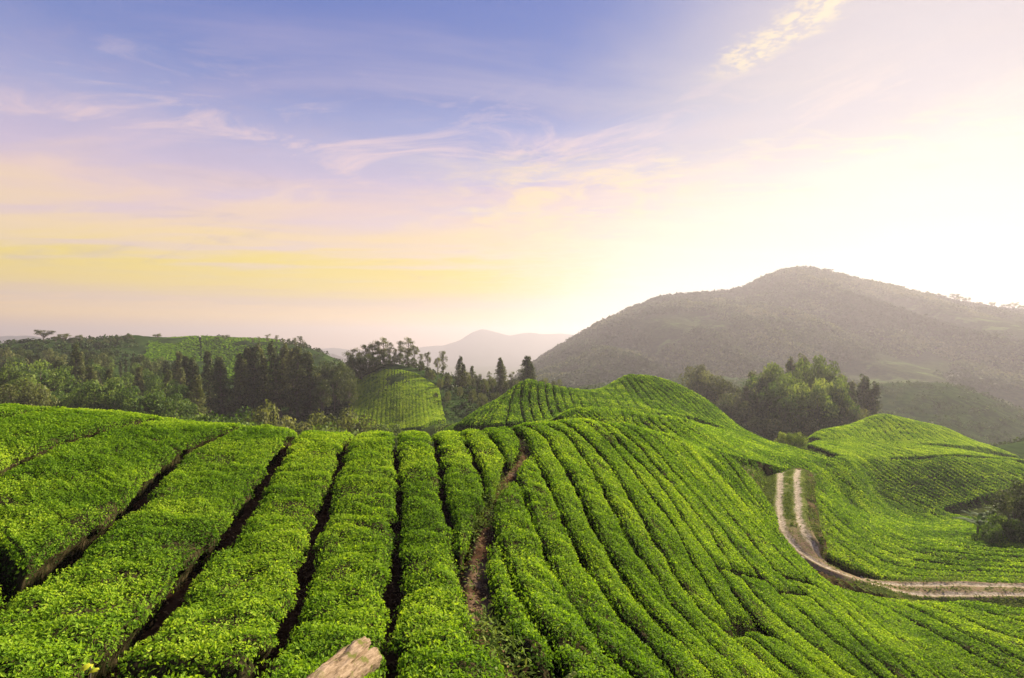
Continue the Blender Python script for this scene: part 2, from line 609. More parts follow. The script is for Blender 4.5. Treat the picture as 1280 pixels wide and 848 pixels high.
def _ground(g, pos):
    s = g.new("ShaderNodeSeparateXYZ")
    g.link(pos, s.inputs[0])
    n = g.noise(pos, 3.0, 8, 0.65)
    soil = g.ramp(n, [(0.25, (0.012, 0.008, 0.005)), (0.5, (0.055, 0.030, 0.018)), (0.75, (0.13, 0.075, 0.042))])
    n2 = g.noise(pos, 0.25, 6, 0.6)
    wild = g.ramp(n2, [(0.3, (0.012, 0.025, 0.008)), (0.55, (0.03, 0.055, 0.014)), (0.75, (0.055, 0.075, 0.022))])
    weedy = g.ramp(g.noise(pos, 1.4, 6, 0.65), [(0.3, (0.014, 0.026, 0.006)), (0.55, (0.035, 0.055, 0.012)), (0.75, (0.07, 0.065, 0.022))])
    soil = g.mix(g.math('MULTIPLY', g.mapr(s.outputs[1], 26, 52), 0.85), soil, weedy)
    bare = g.new("ShaderNodeAttribute", attribute_name="bare").outputs['Fac']
    earth = g.ramp(n, [(0.3, (0.035, 0.022, 0.014)), (0.5, (0.11, 0.07, 0.045)), (0.7, (0.20, 0.14, 0.095))])
    soil = g.mix(bare, soil, earth)
    far = g.mapr(s.outputs[1], 100, 130)
    return g.mix(far, soil, wild), 0.95, (n, 0.7, 0.06)


M_GROUND = simple("ground_soil", _ground)

# ------------------------------------------------------------------ ground
def build_ground():
    us = np.concatenate([np.linspace(-6, -1.45, 30), np.linspace(-1.4, 1.4, 520), np.linspace(1.45, 6, 30)])
    ys = np.concatenate([np.exp(np.linspace(math.log(3.6), math.log(430), 560)), np.exp(np.linspace(math.log(440), math.log(4700), 40))])
    uu, yy = np.meshgrid(us, ys, indexing='ij')
    x, y = uu * yy, yy
    z = ground_z(x.ravel(), y.ravel()).reshape(x.shape)
    z = z + (vnoise(x * 2.1, y * 2.1) - 0.5) * np.where(y < 60, 0.10, 0.0) + (fbm(x * .05, y * .05) - .5) * sstep(120, 200, y) * 5
    V = np.stack([x, y, z], -1).reshape(-1, 3)
    # strip behind the photographer
    xf, yf = x.ravel(), y.ravel()
    bare = np.where(yf < 40, sstep(0.75, 0.25, dist_poly(xf, yf, BARE)) * sstep(0.36, 0.56, fbm(xf * 1.6, yf * 1.6)), 0)
    up_ = TRACK[:52]
    bk = np.where((yf > 40) & (yf < 75), sstep(6.5, 3.5, dist_poly(xf, yf, up_)), 0) * sstep(0.42, 0.58, fbm(xf * 0.6, yf * 0.6))
    bare = np.maximum(bare, bk * 0.8)
    me = mesh_from("ground", V, [grid_faces(len(us), len(ys))], [M_GROUND], attrs={"bare": bare}, smooth_faces=np.ones((len(us) - 1) * (len(ys) - 1)))
    o = link("ground", me)
    tag(o, kind="structure", label="dark brown soil of the tea slopes and valley floor")
    bx = np.linspace(-22, 22, 12)
    by = np.linspace(-60, 3.6, 10)
    X, Yg = np.meshgrid(bx, by, indexing='ij')
    Z = ground_z(X.ravel(), np.full(X.size, 3.6)).reshape(X.shape)
    V2 = np.stack([X, Yg, Z], -1).reshape(-1, 3)
    me2 = mesh_from("path", V2, [grid_faces(12, 10)], [M_GROUND], smooth_faces=np.ones(99))
    tag(link("path", me2), kind="structure")


build_ground()

# ------------------------------------------------------------------ tea rows
ROWS = []      # (left polyline xy, right polyline xy, label, group, options)


def tea_row(L, Rr, label, group, height=HEDGE, name="tea_row", inset=0.11, ext=(0, 0), dens=1.0, tint=0.0):
    """L, Rr: furrow lines in world xy, same direction"""
    Ymean = 0.5 * (L[:, 1].mean() + Rr[:, 1].mean())
    n0 = 60
    L, Rr = smooth(resample(L, n0), 3), smooth(resample(Rr, n0), 3)

    def extend(p, a, b):
        if a > 0:
            d = unit((p[0] - p[3])[None])[0]
            p = np.concatenate([(p[0] + d * a)[None], p])
        if b > 0:
            d = unit((p[-1] - p[-4])[None])[0]
            p = np.concatenate([p, (p[-1] + d * b)[None]])
        return p
    L, Rr = extend(L, *ext), extend(Rr, *ext)
    step = max(0.14, 0.0065 * Ymean)
    ln = max(length(L), length(Rr))
    n = int(np.clip(ln / step, 6, 420))
    L, Rr = resample(L, n), resample(Rr, n)
    # half profile: distance in from the canopy edge, height as a share of the hedge; bare woody legs under an overhanging table
    if Ymean < 42:
        half = [(0.22, 0.0), (0.22, 0.22), (0.17, 0.44), (0.05, 0.63), (0.0, 0.76), (0.03, 0.90), (0.09, 0.97), (0.22, 1.0)]
        mid = 7
    else:
        half = [(0.20, 0.0), (0.14, 0.35), (0.0, 0.70), (0.03, 0.91), (0.13, 0.99)]
        mid = 3
    off_l = np.array([h[0] for h in half])
    hs = np.array([h[1] for h in half])
    prof = np.concatenate([hs, np.ones(mid), hs[::-1]])
    K = len(prof)
    C = 0.5 * (L + Rr)
    Wd = np.hypot(*(Rr - L).T)
    dirv = (Rr - L) / np.maximum(Wd, 1e-6)[:, None]
    # edges wander
    wl = (vnoise(L[:, 0] * 1.7 + 3, L[:, 1] * 1.7) - 0.5) * 0.22 + (vnoise(L[:, 0] * 5, L[:, 1] * 5) - .5) * .2
    wr = (vnoise(Rr[:, 0] * 1.7 - 8, Rr[:, 1] * 1.7) - 0.5) * 0.22 + (vnoise(Rr[:, 0] * 5, Rr[:, 1] * 5) - .5) * .2
    il = np.clip(inset + wl * np.minimum(1, Wd), 0.03, Wd * 0.3)
    ir = np.clip(inset + wr * np.minimum(1, Wd), 0.03, Wd * 0.3)
    wid = np.maximum(Wd - il - ir, 0.05)
    sc = np.minimum(1.0, wid / 0.9)
    la = il[:, None] + off_l[None] * sc[:, None]
    ra = Wd[:, None] - ir[:, None] - off_l[None, ::-1] * sc[:, None]
    tm_ = np.linspace(0, 1, mid + 2)[1:-1]
    ma = la[:, -1:] * (1 - tm_)[None] + ra[:, :1] * tm_[None]
    a = np.concatenate([la, ma, ra], 1)
    s = np.linspace(-1, 1, K)
    xy = L[:, None, :] + dirv[:, None, :] * a[:, :, None]
    x, y = xy[..., 0], xy[..., 1]
    top = S(x, y)
    bump = (fbm(x * 2.3, y * 2.3, oct=3) - 0.5) * (0.18 if Ymean < 13 else 0.12) + (vnoise(x * 4.6 + 5, y * 4.6) - 0.5) * np.where(y < 16, 0.15, 0.08)
    crown = 0.025 * np.minimum(1.5, Wd)[:, None] * (1 - s[None] ** 2)
    # ends of the row close
    tt = np.arange(n) * (ln / max(n - 1, 1))
    endp = np.minimum(tt, ln - tt)
    cap = np.clip(endp / 0.35, 0, 1) ** 0.5
    h = height * prof[None] * cap[:, None]
    z = top - HEDGE + h + (bump + crown - 0.03) * prof[None]
    z = np.where(prof[None] * cap[:, None] < 0.01, np.minimum(z, ground_z(x, y) - 0.05), z)
    V = np.stack([x, y, z], -1)
    base = V.reshape(-1, 3)
    F = grid_faces(n, K)[:, ::-1]
    # leaves
    a0, b0, c0, d0 = base[F[:, 0]], base[F[:, 1]], base[F[:, 2]], base[F[:, 3]]
    nr = np.cross(c0 - a0, d0 - b0)
    area = 0.5 * np.linalg.norm(nr, axis=1)
    nr = unit(nr)
    nr = nr * np.where(nr[:, 2:3] < 0, -1, 1)
    yc = 0.25 * (a0 + b0 + c0 + d0)
    size = np.clip(0.0031 * np.hypot(yc[:, 0] * 0.4, yc[:, 1]), 0.044, 0.22)
    hgt = yc[:, 2] - (S(yc[:, 0], yc[:, 1]) - HEDGE)
    cover = 1.5 * dens * (sstep(0.50, 0.66, hgt) if Ymean < 42 else sstep(0.12, 0.4, hgt)) + (0.16 if Ymean < 42 else 0.02)
    u_ = yc[:, 0] / np.maximum(yc[:, 1], .1)
    cover = cover * np.where((np.abs(u_) > 1.12) | (yc[:, 1] < 4.6), 0.25, 1.0)
    cnt = area * cover / (0.25 * size * size)
    k = np.floor(cnt + rng.random(len(cnt))).astype(int)
    idx = np.repeat(np.arange(len(F)), k)
    r1, r2 = rng.random((len(idx), 1)), rng.random((len(idx), 1))
    pos = (a0[idx] * (1 - r1) + b0[idx] * r1) * (1 - r2) + (d0[idx] * (1 - r1) + c0[idx] * r1) * r2
    sz = size[idx] * rng.uniform(0.55, 1.55, len(idx))
    outw = rng.random(len(idx)) ** 1.5
    thin = fbm(pos[:, 0] * 1.3 + 7, pos[:, 1] * 1.3, oct=3)              # thin, twiggy patches of old wood
    keep = rng.random(len(idx)) > 0.75 * sstep(0.62, 0.72, thin)
    idx, pos, sz, outw = idx[keep], pos[keep], sz[keep], outw[keep]
    pos = pos + nr[idx] * (outw[:, None] * 0.14 - 0.03)
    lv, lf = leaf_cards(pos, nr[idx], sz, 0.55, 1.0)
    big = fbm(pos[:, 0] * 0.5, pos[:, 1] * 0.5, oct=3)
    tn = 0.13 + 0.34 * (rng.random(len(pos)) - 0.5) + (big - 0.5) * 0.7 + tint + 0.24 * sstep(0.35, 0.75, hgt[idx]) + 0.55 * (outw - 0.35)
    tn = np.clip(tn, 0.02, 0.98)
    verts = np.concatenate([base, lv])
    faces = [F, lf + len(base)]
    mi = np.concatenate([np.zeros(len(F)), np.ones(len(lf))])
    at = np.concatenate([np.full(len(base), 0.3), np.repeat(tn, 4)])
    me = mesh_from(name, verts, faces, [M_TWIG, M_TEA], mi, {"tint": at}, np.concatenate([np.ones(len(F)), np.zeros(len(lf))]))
    o = link(name, me)
    tag(o, label, "tea row", group)
    return len(idx)


ORD = ["first", "second", "third", "fourth", "fifth", "sixth", "seventh", "eighth", "ninth", "tenth", "eleventh", "twelfth",
       "thirteenth", "fourteenth", "fifteenth", "sixteenth", "seventeenth", "eighteenth", "nineteenth", "twentieth"]
ORD += ["twenty-" + o for o in ORD[:9]] + ["thirtieth"] + ["thirty-" + o for o in ORD[:9]] + ["fortieth"] + ["forty-" + o for o in ORD[:9]]

# furrows traced on the near slope, far end first
FU = {
    'm2': [(-60, 512), (-120, 522), (-200, 545)],
    'm1': [(100, 510), (70, 513), (40, 516), (0, 523), (-60, 540), (-140, 570)],
    'F0': [(225, 524), (189, 526), (156, 531), (123, 539), (74, 553), (33, 570), (0, 588), (-60, 622), (-140, 680)],
    'F1': [(291, 537), (263, 547), (234, 561), (209, 580), (185, 607), (160, 637), (131, 654), (94, 680), (62, 701), (33, 724), (0, 744), (-80, 800), (-150, 850)],
    'F2': [(365, 546), (353, 566), (336, 594), (312, 631), (287, 668), (246, 705), (217, 742), (185, 779), (152, 812), (100, 850), (70, 880)],
    'F3': [(439, 548), (429, 565), (420, 597), (400, 648), (385, 706), (365, 768), (350, 806), (325, 832), (310, 850), (290, 880)],
    'F4': [(495, 546), (496, 597), (499, 648), (495, 686), (493, 737), (487, 783), (485, 806), (480, 850), (475, 890)],
    'F5': [(543, 548), (553, 605), (562, 648), (569, 682), (580, 712), (588, 745), (595, 775), (608, 805), (625, 830), (640, 850), (665, 890)],
    'F5t': [(543, 548), (553, 605), (562, 648), (568, 680), (570, 692)],
    'F6': [(582, 547), (590, 566), (598, 584), (609, 611), (611, 625)],
    'F6b': [(582, 547), (590, 566), (598, 584), (607, 611), (602, 640), (590, 666), (578, 690)],
    'F7': [(609, 542), (620, 555), (629, 568), (636, 578)],
    'F7b': [(645, 541), (652, 552), (648, 565), (639, 578)],
    'F6c': [(609, 542), (620, 555), (629, 568), (632, 582), (620, 604), (613, 620)],
    'fA': [(612, 671), (605, 711), (612, 746), (620, 776), (637, 801), (660, 823), (690, 838)],
    'f1s': [(620, 671), (635, 706), (647, 741), (667, 776), (685, 803), (697, 828), (703, 836)],
    'f1': [(627, 618), (617, 645), (620, 671), (635, 706), (647, 741), (667, 776), (685, 803), (695, 826), (707, 848), (722, 880)],
    'f2': [(642, 596), (652, 616), (660, 638), (672, 676), (687, 708), (705, 743), (725, 773), (745, 806), (767, 828), (797, 850), (830, 880)],
    'f2t': [(656, 578), (645, 597), (652, 616), (660, 638), (672, 676), (687, 708), (705, 743), (725, 773), (745, 806), (767, 828), (797, 850), (830, 880)],
    'f3t': [(662, 566), (667, 572), (682, 602), (695, 635), (697, 643), (715, 676), (732, 711), (755, 746), (777, 776), (800, 798), (822, 823), (845, 850), (880, 885)],
    'f3': [(650, 541), (660, 557), (667, 572), (682, 602), (695, 635), (697, 643), (715, 676), (732, 711), (755, 746), (777, 776), (800, 798), (822, 823), (845, 850), (880, 885)],
    'f4': [(668, 538), (685, 551), (697, 573), (715, 601), (730, 632), (747, 673), (765, 701), (780, 728), (800, 756), (825, 783), (852, 808), (880, 836), (895, 850), (930, 885)],
    'f5': [(690, 535), (712, 547), (725, 567), (745, 597), (765, 635), (785, 676), (807, 708), (830, 741), (845, 766), (862, 783), (885, 806), (905, 823), (930, 848), (965, 880)],
    'f6': [(715, 535), (735, 552), (750, 567), (762, 582), (777, 607), (795, 638), (812, 668), (830, 696), (847, 726), (867, 753), (885, 776), (897, 786), (922, 803), (945, 823), (972, 846), (1010, 880)],
    'f7': [(735, 531), (760, 552), (780, 577), (800, 602), (817, 627), (830, 642), (847, 668), (862, 698), (880, 728), (895, 753), (915, 776), (927, 786), (950, 808), (977, 828), (1005, 850), (1040, 880)],
    'f8': [(757, 536), (780, 560), (800, 580), (820, 600), (835, 622), (850, 644), (867, 671), (887, 696), (900, 716), (915, 741), (935, 763), (952, 783), (977, 803), (1005, 823), (1035, 846), (1075, 880)],
    'f9': [(778, 542), (795, 557), (810, 572), (830, 597), (847, 615), (867, 641), (885, 663), (900, 688), (912, 706), (927, 723), (945, 746), (970, 771), (995, 791), (1020, 811), (1045, 831), (1070, 850), (1105, 880)],
    'f10': [(797, 544), (812, 557), (825, 572), (847, 597), (866, 617), (885, 641), (905, 666), (920, 686), (932, 703), (950, 720), (968, 738), (990, 756), (1015, 778), (1040, 801), (1065, 818), (1100, 848), (1140, 880)],
    'f11': [(815, 546), (828, 557), (845, 573), (862, 592), (887, 617), (907, 640), (928, 664), (952, 694), (972, 718), (1002, 737), (1021, 755), (1046, 777), (1068, 798), (1090, 818), (1122, 848), (1165, 880)],
    'f12': [(836, 548), (850, 557), (866, 574), (880, 590), (902, 616), (925, 640), (950, 665), (970, 687), (995, 712), (1012, 728), (1037, 745), (1060, 766), (1085, 793), (1110, 816), (1142, 848), (1180, 880)],
    'f13': [(855, 551), (868, 561), (887, 580), (910, 605), (930, 630), (960, 662), (987, 692), (1010, 714), (1030, 731), (1060, 750), (1090, 775), (1120, 800), (1150, 823), (1180, 848), (1220, 880)],
    'f14': [(875, 556), (890, 570), (910, 592), (922, 608), (945, 638), (970, 668), (990, 690), (1012, 711), (1035, 728)],
    'f15': [(893, 562), (905, 574), (920, 592), (935, 615), (955, 640), (975, 666)],
    'f16': [(908, 568), (928, 586), (947, 606), (962, 630), (972, 648)],
    'f14b': [(1042, 733), (1082, 746), (1120, 766), (1150, 783), (1185, 801), (1220, 821), (1260, 841), (1310, 865)],
    'f13b': [(1030, 731), (1060, 750), (1090, 775), (1120, 800), (1150, 823), (1180, 848), (1220, 880)],
    'f15b': [(1082, 743), (1132, 757), (1175, 777), (1212, 796), (1245, 811), (1285, 830), (1340, 858)],
    'f16b': [(1132, 750), (1175, 762), (1210, 776), (1242, 790), (1285, 803), (1340, 822)],
    'f17b': [(1175, 753), (1210, 760), (1242, 769), (1285, 781), (1340, 797)],
    'f18b': [(1205, 751), (1237, 755), (1285, 764), (1340, 774)],
}
NEAR_MAX = 62
FW = {k: trace(v, 3.6, NEAR_MAX) for k, v in FU.items()}
NEAR_G = "tea rows of the near slope"
RIGHT_G = "tea rows falling to the dirt track"
near_rows = [
    ('m2', 'm1', "thin far tea bed along the top left edge of the near slope", NEAR_G, (2, 0)),
    ('m1', 'F0', "tea bed leaving the picture at left, just below the forest edge", NEAR_G, (2, 0)),
    ('F0', 'F1', "very wide leftmost tea bed with a pale stone in its lower furrow", NEAR_G, (3, 0)),
    ('F1', 'F2', "wide tea bed reaching the bottom left corner with the yellow leaf", NEAR_G, (4, 0)),
    ('F2', 'F3', "tea bed whose lower end passes left of the log", NEAR_G, (4, 0)),
    ('F3', 'F4', "tea bed carrying the weathered log at its near end", NEAR_G, (4, 0)),
    ('F4', 'F5', "straight tea bed directly right of the log, beside the bare path", NEAR_G, (4, 0)),
    ('F5t', 'F6b', "tea bed that narrows and ends above the bare brown path", NEAR_G, (4, 0)),
    ('F6', 'F6c', "short tea bed from the crest ending at the weedy path", NEAR_G, (4, 0)),
    ('F7', 'F7b', "small stub of tea bed on the crest beside the bare gap", NEAR_G, (4, 0)),
    ('fA', 'f1s', "short isolated tea bush row right of the bare brown path", NEAR_G, (0, 0)),
    ('f1', 'f2', "tea row starting beside the weedy path and running to the bottom edge", NEAR_G, (0, 0)),
    ('f2t', 'f3t', "tea row with a pointed upper end below the bare gap", NEAR_G, (0, 0)),
    ('f3', 'f4', "first full tea row right of the bare gap on the crest", RIGHT_G, (4, 0)),
    ('f4', 'f5', "second full tea row right of the bare gap on the crest", RIGHT_G, (4, 0)),
    ('f5', 'f6', "third full tea row right of the bare gap on the crest", RIGHT_G, (4, 0)),
    ('f6', 'f7', "fourth full tea row right of the bare gap, cut across low down", RIGHT_G, (3, 0)),
    ('f7', 'f8', "fifth full tea row right of the bare gap, cut across low down", RIGHT_G, (3, 0)),
    ('f8', 'f9', "sixth full tea row right of the bare gap, with a hole halfway", RIGHT_G, (3, 0)),
    ('f9', 'f10', "seventh full tea row right of the bare gap, with a hole halfway", RIGHT_G, (2, 0)),
    ('f10', 'f11', "eighth full tea row right of the bare gap on the crest", RIGHT_G, (2, 0)),
    ('f11', 'f12', "ninth full tea row right of the bare gap on the crest", RIGHT_G, (2, 0)),
    ('f12', 'f13', "tea row whose flank bends past the foot of the dirt track", RIGHT_G, (2, 0)),
    ('f13', 'f14', "second last tea row before the upper dirt track", RIGHT_G, (2, 0)),
    ('f14', 'f15', "last long tea row above the upper dirt track", RIGHT_G, (2, 0)),
    ('f15', 'f16', "short tea row on the scrubby bank beside the upper dirt track", RIGHT_G, (0, 0)),
    ('f13b', 'f14b', "tea row starting where the dirt track bends right", RIGHT_G, (0, 0)),
    ('f14b', 'f15b', "tea row just below the bend of the dirt track", RIGHT_G, (0, 0)),
    ('f15b', 'f16b', "tea row starting at the grassy verge below the level track", RIGHT_G, (0, 0)),
    ('f16b', 'f17b', "short tea row leaving at right, second below the level track", RIGHT_G, (0, 0)),
    ('f17b', 'f18b', "topmost short tea row at right below the level track", RIGHT_G, (0, 0)),
]
# cross cuts: rows split where a picker's path crosses (bearing, drop)
CUTS = {('f6', 'f7'): [(905, 786)], ('f7', 'f8'): [(935, 785)], ('f8', 'f9'): [(908, 712)], ('f9', 'f10'): [(922, 710)],
        ('f10', 'f11'): [(962, 727)], ('f11', 'f12'): [(988, 728)], ('f2t', 'f3t'): [], ('F0', 'F1'): [(35, 668)], ('F2', 'F3'): [(330, 836)]}


def split_at(L, Rr, cut):
    """split two furrow lines at the point nearest to a cut"""
    n = 200
    L, Rr = resample(L, n), resample(Rr, n)
    c = np.array(locate(*cut, 3.6, NEAR_MAX))
    k = int(np.argmin(np.hypot(*((L + Rr) * 0.5 - c).T)))
    gap = max(1, int(0.14 / (length(L) / n)))
    k = min(max(k, 8), n - 9)
    return (L[:k - gap], Rr[:k - gap]), (L[k + gap:], Rr[k + gap:])


total = 0
for a, b, lab, grp, ext in near_rows:
    parts = [(FW[a], FW[b])]
    for c in CUTS.get((a, b), []):
        parts = list(split_at(*parts[-1], c))
    for q, (L, Rr) in enumerate(parts):
        e = (ext[0] if q == 0 else 0, 0)
        lb = lab if len(parts) == 1 else lab + (", upper length" if q == 0 else ", lower length")
        ymean = L[:, 1].mean()
        total += tea_row(L, Rr, lb, grp, inset=0.46 if b in ('m1', 'F0', 'F1') else (0.34 if b == 'F2' else (0.18 if ymean < 12 or b in ('F5', 'F6b', 'F6c', 'F7b') else 0.25)), ext=e)


def patch(guides, label, group, ymin, ymax, inset=0.25, height=HEDGE, ext=(0, 0), tint=0.0, flip=False):
    """rows interpolated between surveyed guide furrows: guides = [(n rows to the next guide, polyline)]"""
    global total
    lines = []
    for (n, p), nxt in zip(guides, guides[1:] + [None]):
        P0 = resample(trace(p, ymin, ymax), 40)
        lines.append(P0)
        if nxt is not None:
            P1 = resample(trace(nxt[1], ymin, ymax), 40)
            for k in range(1, n):
                t = k / n
                lines.append(P0 * (1 - t) + P1 * t)
    for k in range(len(lines) - 1):
        total += tea_row(lines[k], lines[k + 1], label.format(ORD[k]), group, inset=inset, height=height, ext=ext, tint=tint)
    print(group, len(lines) - 1)


# saddle ridge just behind the crest
patch([(3, [(672, 524), (690, 521), (705, 526)]), (3, [(705, 514), (722, 522)]), (3, [(720, 510), (745, 522)]), (0, [(735, 512), (768, 522)])],
      "{} tea row on the small knoll just behind the crest", "tea rows of the small knoll", 44, 66, ext=(2, 2))
patch([(4, [(745, 518), (760, 530)]), (3, [(785, 514), (800, 526), (814, 538)]), (3, [(815, 517), (838, 530), (858, 545)]),
       (3, [(838, 520), (870, 537), (905, 555), (922, 564)]), (3, [(858, 525), (900, 543), (940, 559), (970, 573)]),
       (3, [(885, 534), (930, 550), (975, 565), (1000, 578)]), (3, [(915, 542), (955, 555), (1000, 566), (1032, 582)]),
       (0, [(950, 548), (985, 557), (1020, 567), (1050, 583)])],
      "{} tea row along the saddle between crest and dirt track", "tea rows of the saddle", 46, 95, ext=(3, 3))
# hump with two tops
patch([(3, [(575, 528), (556, 536)]), (3, [(600, 511), (583, 528)]), (2, [(622, 496), (610, 515), (600, 528)]), (2, [(640, 483), (625, 505), (612, 527)]),
       (2, [(655, 476), (650, 500), (655, 525)]), (3, [(672, 480), (672, 500), (680, 523)]), (4, [(700, 486), (705, 503), (713, 518)]),
       (2, [(735, 488), (745, 503), (752, 516)]), (2, [(752, 480), (770, 500), (778, 514)]), (2, [(770, 471), (785, 490), (798, 512)]),
       (3, [(785, 469), (805, 490), (835, 517)]), (3, [(800, 471), (830, 492), (862, 518)]), (3, [(825, 474), (855, 498), (888, 528)]),
       (3, [(845, 480), (878, 505), (912, 537)]), (3, [(870, 493), (900, 516), (938, 545)]), (0, [(890, 505), (920, 527), (955, 549)])],
      "{} tea row from the left down the two-topped hump", "tea rows of the two-topped hump", 62, 122, ext=(2, 2), tint=-0.06)
# beyond the track
patch([(1, [(1000, 640), (1003, 658), (1012, 677), (1030, 695), (1060, 710), (1100, 722), (1150, 731), (1200, 733), (1300, 733)]),
       (2, [(999, 618), (1012, 642), (1032, 670), (1062, 694), (1105, 714), (1160, 724), (1220, 725), (1300, 725)]),
       (2, [(1001, 604), (1030, 635), (1060, 663), (1100, 688), (1150, 705), (1210, 712), (1300, 714)]),
       (2, [(1008, 592), (1040, 615), (1080, 650), (1120, 675), (1170, 693), (1230, 698), (1300, 701)]),
       (2, [(1017, 582), (1050, 602), (1090, 632), (1130, 660), (1180, 680), (1235, 687), (1300, 691)]),
       (2, [(1030, 576), (1070, 598), (1110, 628), (1150, 653), (1200, 671), (1300, 681)]),
       (2, [(1045, 572), (1080, 590), (1125, 620), (1165, 643), (1210, 659), (1300, 672)]),
       (0, [(1062, 575), (1090, 594), (1130, 615), (1172, 634), (1215, 649), (1300, 664)])],
      "{} tea row counted up from the far edge of the dirt track", "tea rows beyond the dirt track", 39, 98, height=0.9)
patch([(4, [(1073, 585), (1085, 598), (1110, 614), (1140, 628), (1180, 640)]), (4, [(1090, 582), (1120, 603), (1150, 619), (1190, 634)]),
       (4, [(1115, 580), (1145, 598), (1175, 614), (1208, 630)]), (4, [(1145, 579), (1175, 596), (1200, 611), (1225, 625)]),
       (4, [(1170, 577), (1200, 592), (1228, 608), (1250, 618)]), (4, [(1200, 576), (1228, 590), (1255, 603), (1275, 612)]), (3, [(1240, 578), (1280, 596), (1310, 606)]), (0, [(1275, 579), (1310, 592), (1340, 600)])],
      "{} tea row from the left on the slanting mid slope", "tea rows of the slanting mid slope", 58, 98, ext=(2.2, 0))
patch([(3, [(1015, 557), (1040, 566), (1060, 575), (1070, 582)]), (3, [(1030, 552), (1065, 561), (1095, 574)]), (3, [(1055, 551), (1090, 558), (1125, 572)]),
       (3, [(1085, 552), (1120, 559), (1160, 571)]), (3, [(1120, 555), (1160, 561), (1210, 570)]), (0, [(1160, 557), (1200, 562), (1250, 571), (1300, 580)])],
      "{} tea row from the left on the bright terrace below the hilltop", "tea rows of the bright terrace", 76, 112, tint=0.1, ext=(2.5, 0.3))
patch([(4, [(1008, 549), (1030, 551)]), (5, [(1040, 531), (1058, 550)]), (5, [(1070, 523), (1085, 536), (1098, 552)]), (5, [(1100, 518), (1125, 532), (1152, 555)]),
       (5, [(1130, 519), (1165, 538), (1197, 557)]), (5, [(1165, 529), (1200, 545), (1232, 560)]), (0, [(1200, 540), (1232, 553), (1272, 570)])],
      "{} tea row from the left on the rounded right-hand hilltop", "tea rows of the rounded hilltop", 100, 134, ext=(2, 1), tint=0.12)
# far slope between the woods
patch([(10, [(446, 470), (432, 530)]), (9, [(490, 462), (487, 536)]), (6, [(522, 468), (526, 532)]), (0, [(548, 484), (556, 522)])],
      "{} tea row from the left on the far slope between woods", "tea rows of the far slope", 112, 192, inset=0.15, ext=(1, 3), tint=0.3)  # raised leaf tint puts sunlight into the colour of this camera-facing slope
print("leaves", total)

# ------------------------------------------------------------------ dirt track
def _track(g, pos):
    ac = g.new("ShaderNodeAttribute", attribute_name="across").outputs['Fac']
    al = g.new("ShaderNodeAttribute", attribute_name="along").outputs['Fac']
    n = g.noise(pos, 1.6, 7, 0.65)
    n2 = g.noise(pos, 7.0, 5, 0.6)
    wob = g.math('ADD', ac, g.math('MULTIPLY', g.math('SUBTRACT', n, 0.5), 0.9))
    a = g.math('ABSOLUTE', wob)
    rut = g.math('MULTIPLY', g.mapr(g.math('ABSOLUTE', g.math('SUBTRACT', a, 0.75)), 0.12, 0.42, 1, 0), g.mapr(n, 0.30, 0.5, 0.35, 1))
    pale = g.ramp(n2, [(0.3, (0.17, 0.12, 0.085)), (0.5, (0.31, 0.26, 0.20)), (0.7, (0.51, 0.45, 0.37))])
    grassy = g.ramp(n, [(0.35, (0.06, 0.085, 0.02)), (0.6, (0.13, 0.15, 0.045)), (0.75, (0.22, 0.17, 0.09))])
    bare = g.mapr(g.math('ADD', al, g.math('MULTIPLY', g.math('SUBTRACT', n, 0.5), 0.25)), 0.36, 0.52)
    middle = g.mix(g.math('MULTIPLY', bare, g.mapr(n2, 0.35, 0.55)), grassy, (0.21, 0.145, 0.10))
    col = g.mix(rut, middle, pale)
    return col, 0.95, (n2, 0.8, 0.08)


M_TRACK = simple("dirt_track_surface", _track)


def build_track():
    c = TRACK
    n = len(c)
    tg = unit(np.gradient(c, axis=0))
    nr = np.stack([tg[:, 1], -tg[:, 0]], 1)
    m = 25
    s = np.linspace(-1.6, 1.6, m)
    wid = 1.0 + 0.25 * (fbm(np.arange(n) * 0.15, np.zeros(n)) - 0.5)
    xy = c[:, None] + nr[:, None] * (s[None, :, None] * wid[:, None, None])
    x, y = xy[..., 0], xy[..., 1]
    zc = S(c[:, 0], c[:, 1])
    zt = ground_z(x, y)
    z = 0 * zt + zc[:, None]
    rut = np.exp(-((np.abs(s) - 0.75) / 0.22) ** 2) * 0.09
    z = z - rut[None] + (fbm(x * 1.5, y * 1.5) - 0.5) * 0.12 + 0.06
    edge = sstep(1.2, 1.6, np.abs(s))
    z = z - edge[None] * 0.26
    V = np.stack([x, y, z], -1).reshape(-1, 3)
    me = mesh_from("dirt_track", V, [grid_faces(n, m)], [M_TRACK],
                   attrs={"across": np.tile(s, n), "along": np.repeat(np.linspace(0, 1, n), m)}, smooth_faces=np.ones((n - 1) * (m - 1)))
    tag(link("dirt_track", me), "pale two-rut dirt track curving below the tea rows", None, None, "structure")


build_track()

# grass verge along the lower side of the track
M_GRASS = leaf_material("grass_blade", [(0, (0.08, 0.12, 0.02)), (0.5, (0.14, 0.21, 0.035)), (1, (0.25, 0.28, 0.07))], 0.3, 0.7, 0.03)


def scatter_cards(name, pos, nrm, size, tint, mat, aspect=0.5, spread=1.0, up=0.35, **tg_):
    v, f = leaf_cards(pos, nrm, size, aspect, spread, up)
    me = mesh_from(name, v, [f], [mat], None, {"tint": np.repeat(tint, 4)})
    o = link(name, me)
    tag(o, **tg_)
    return o


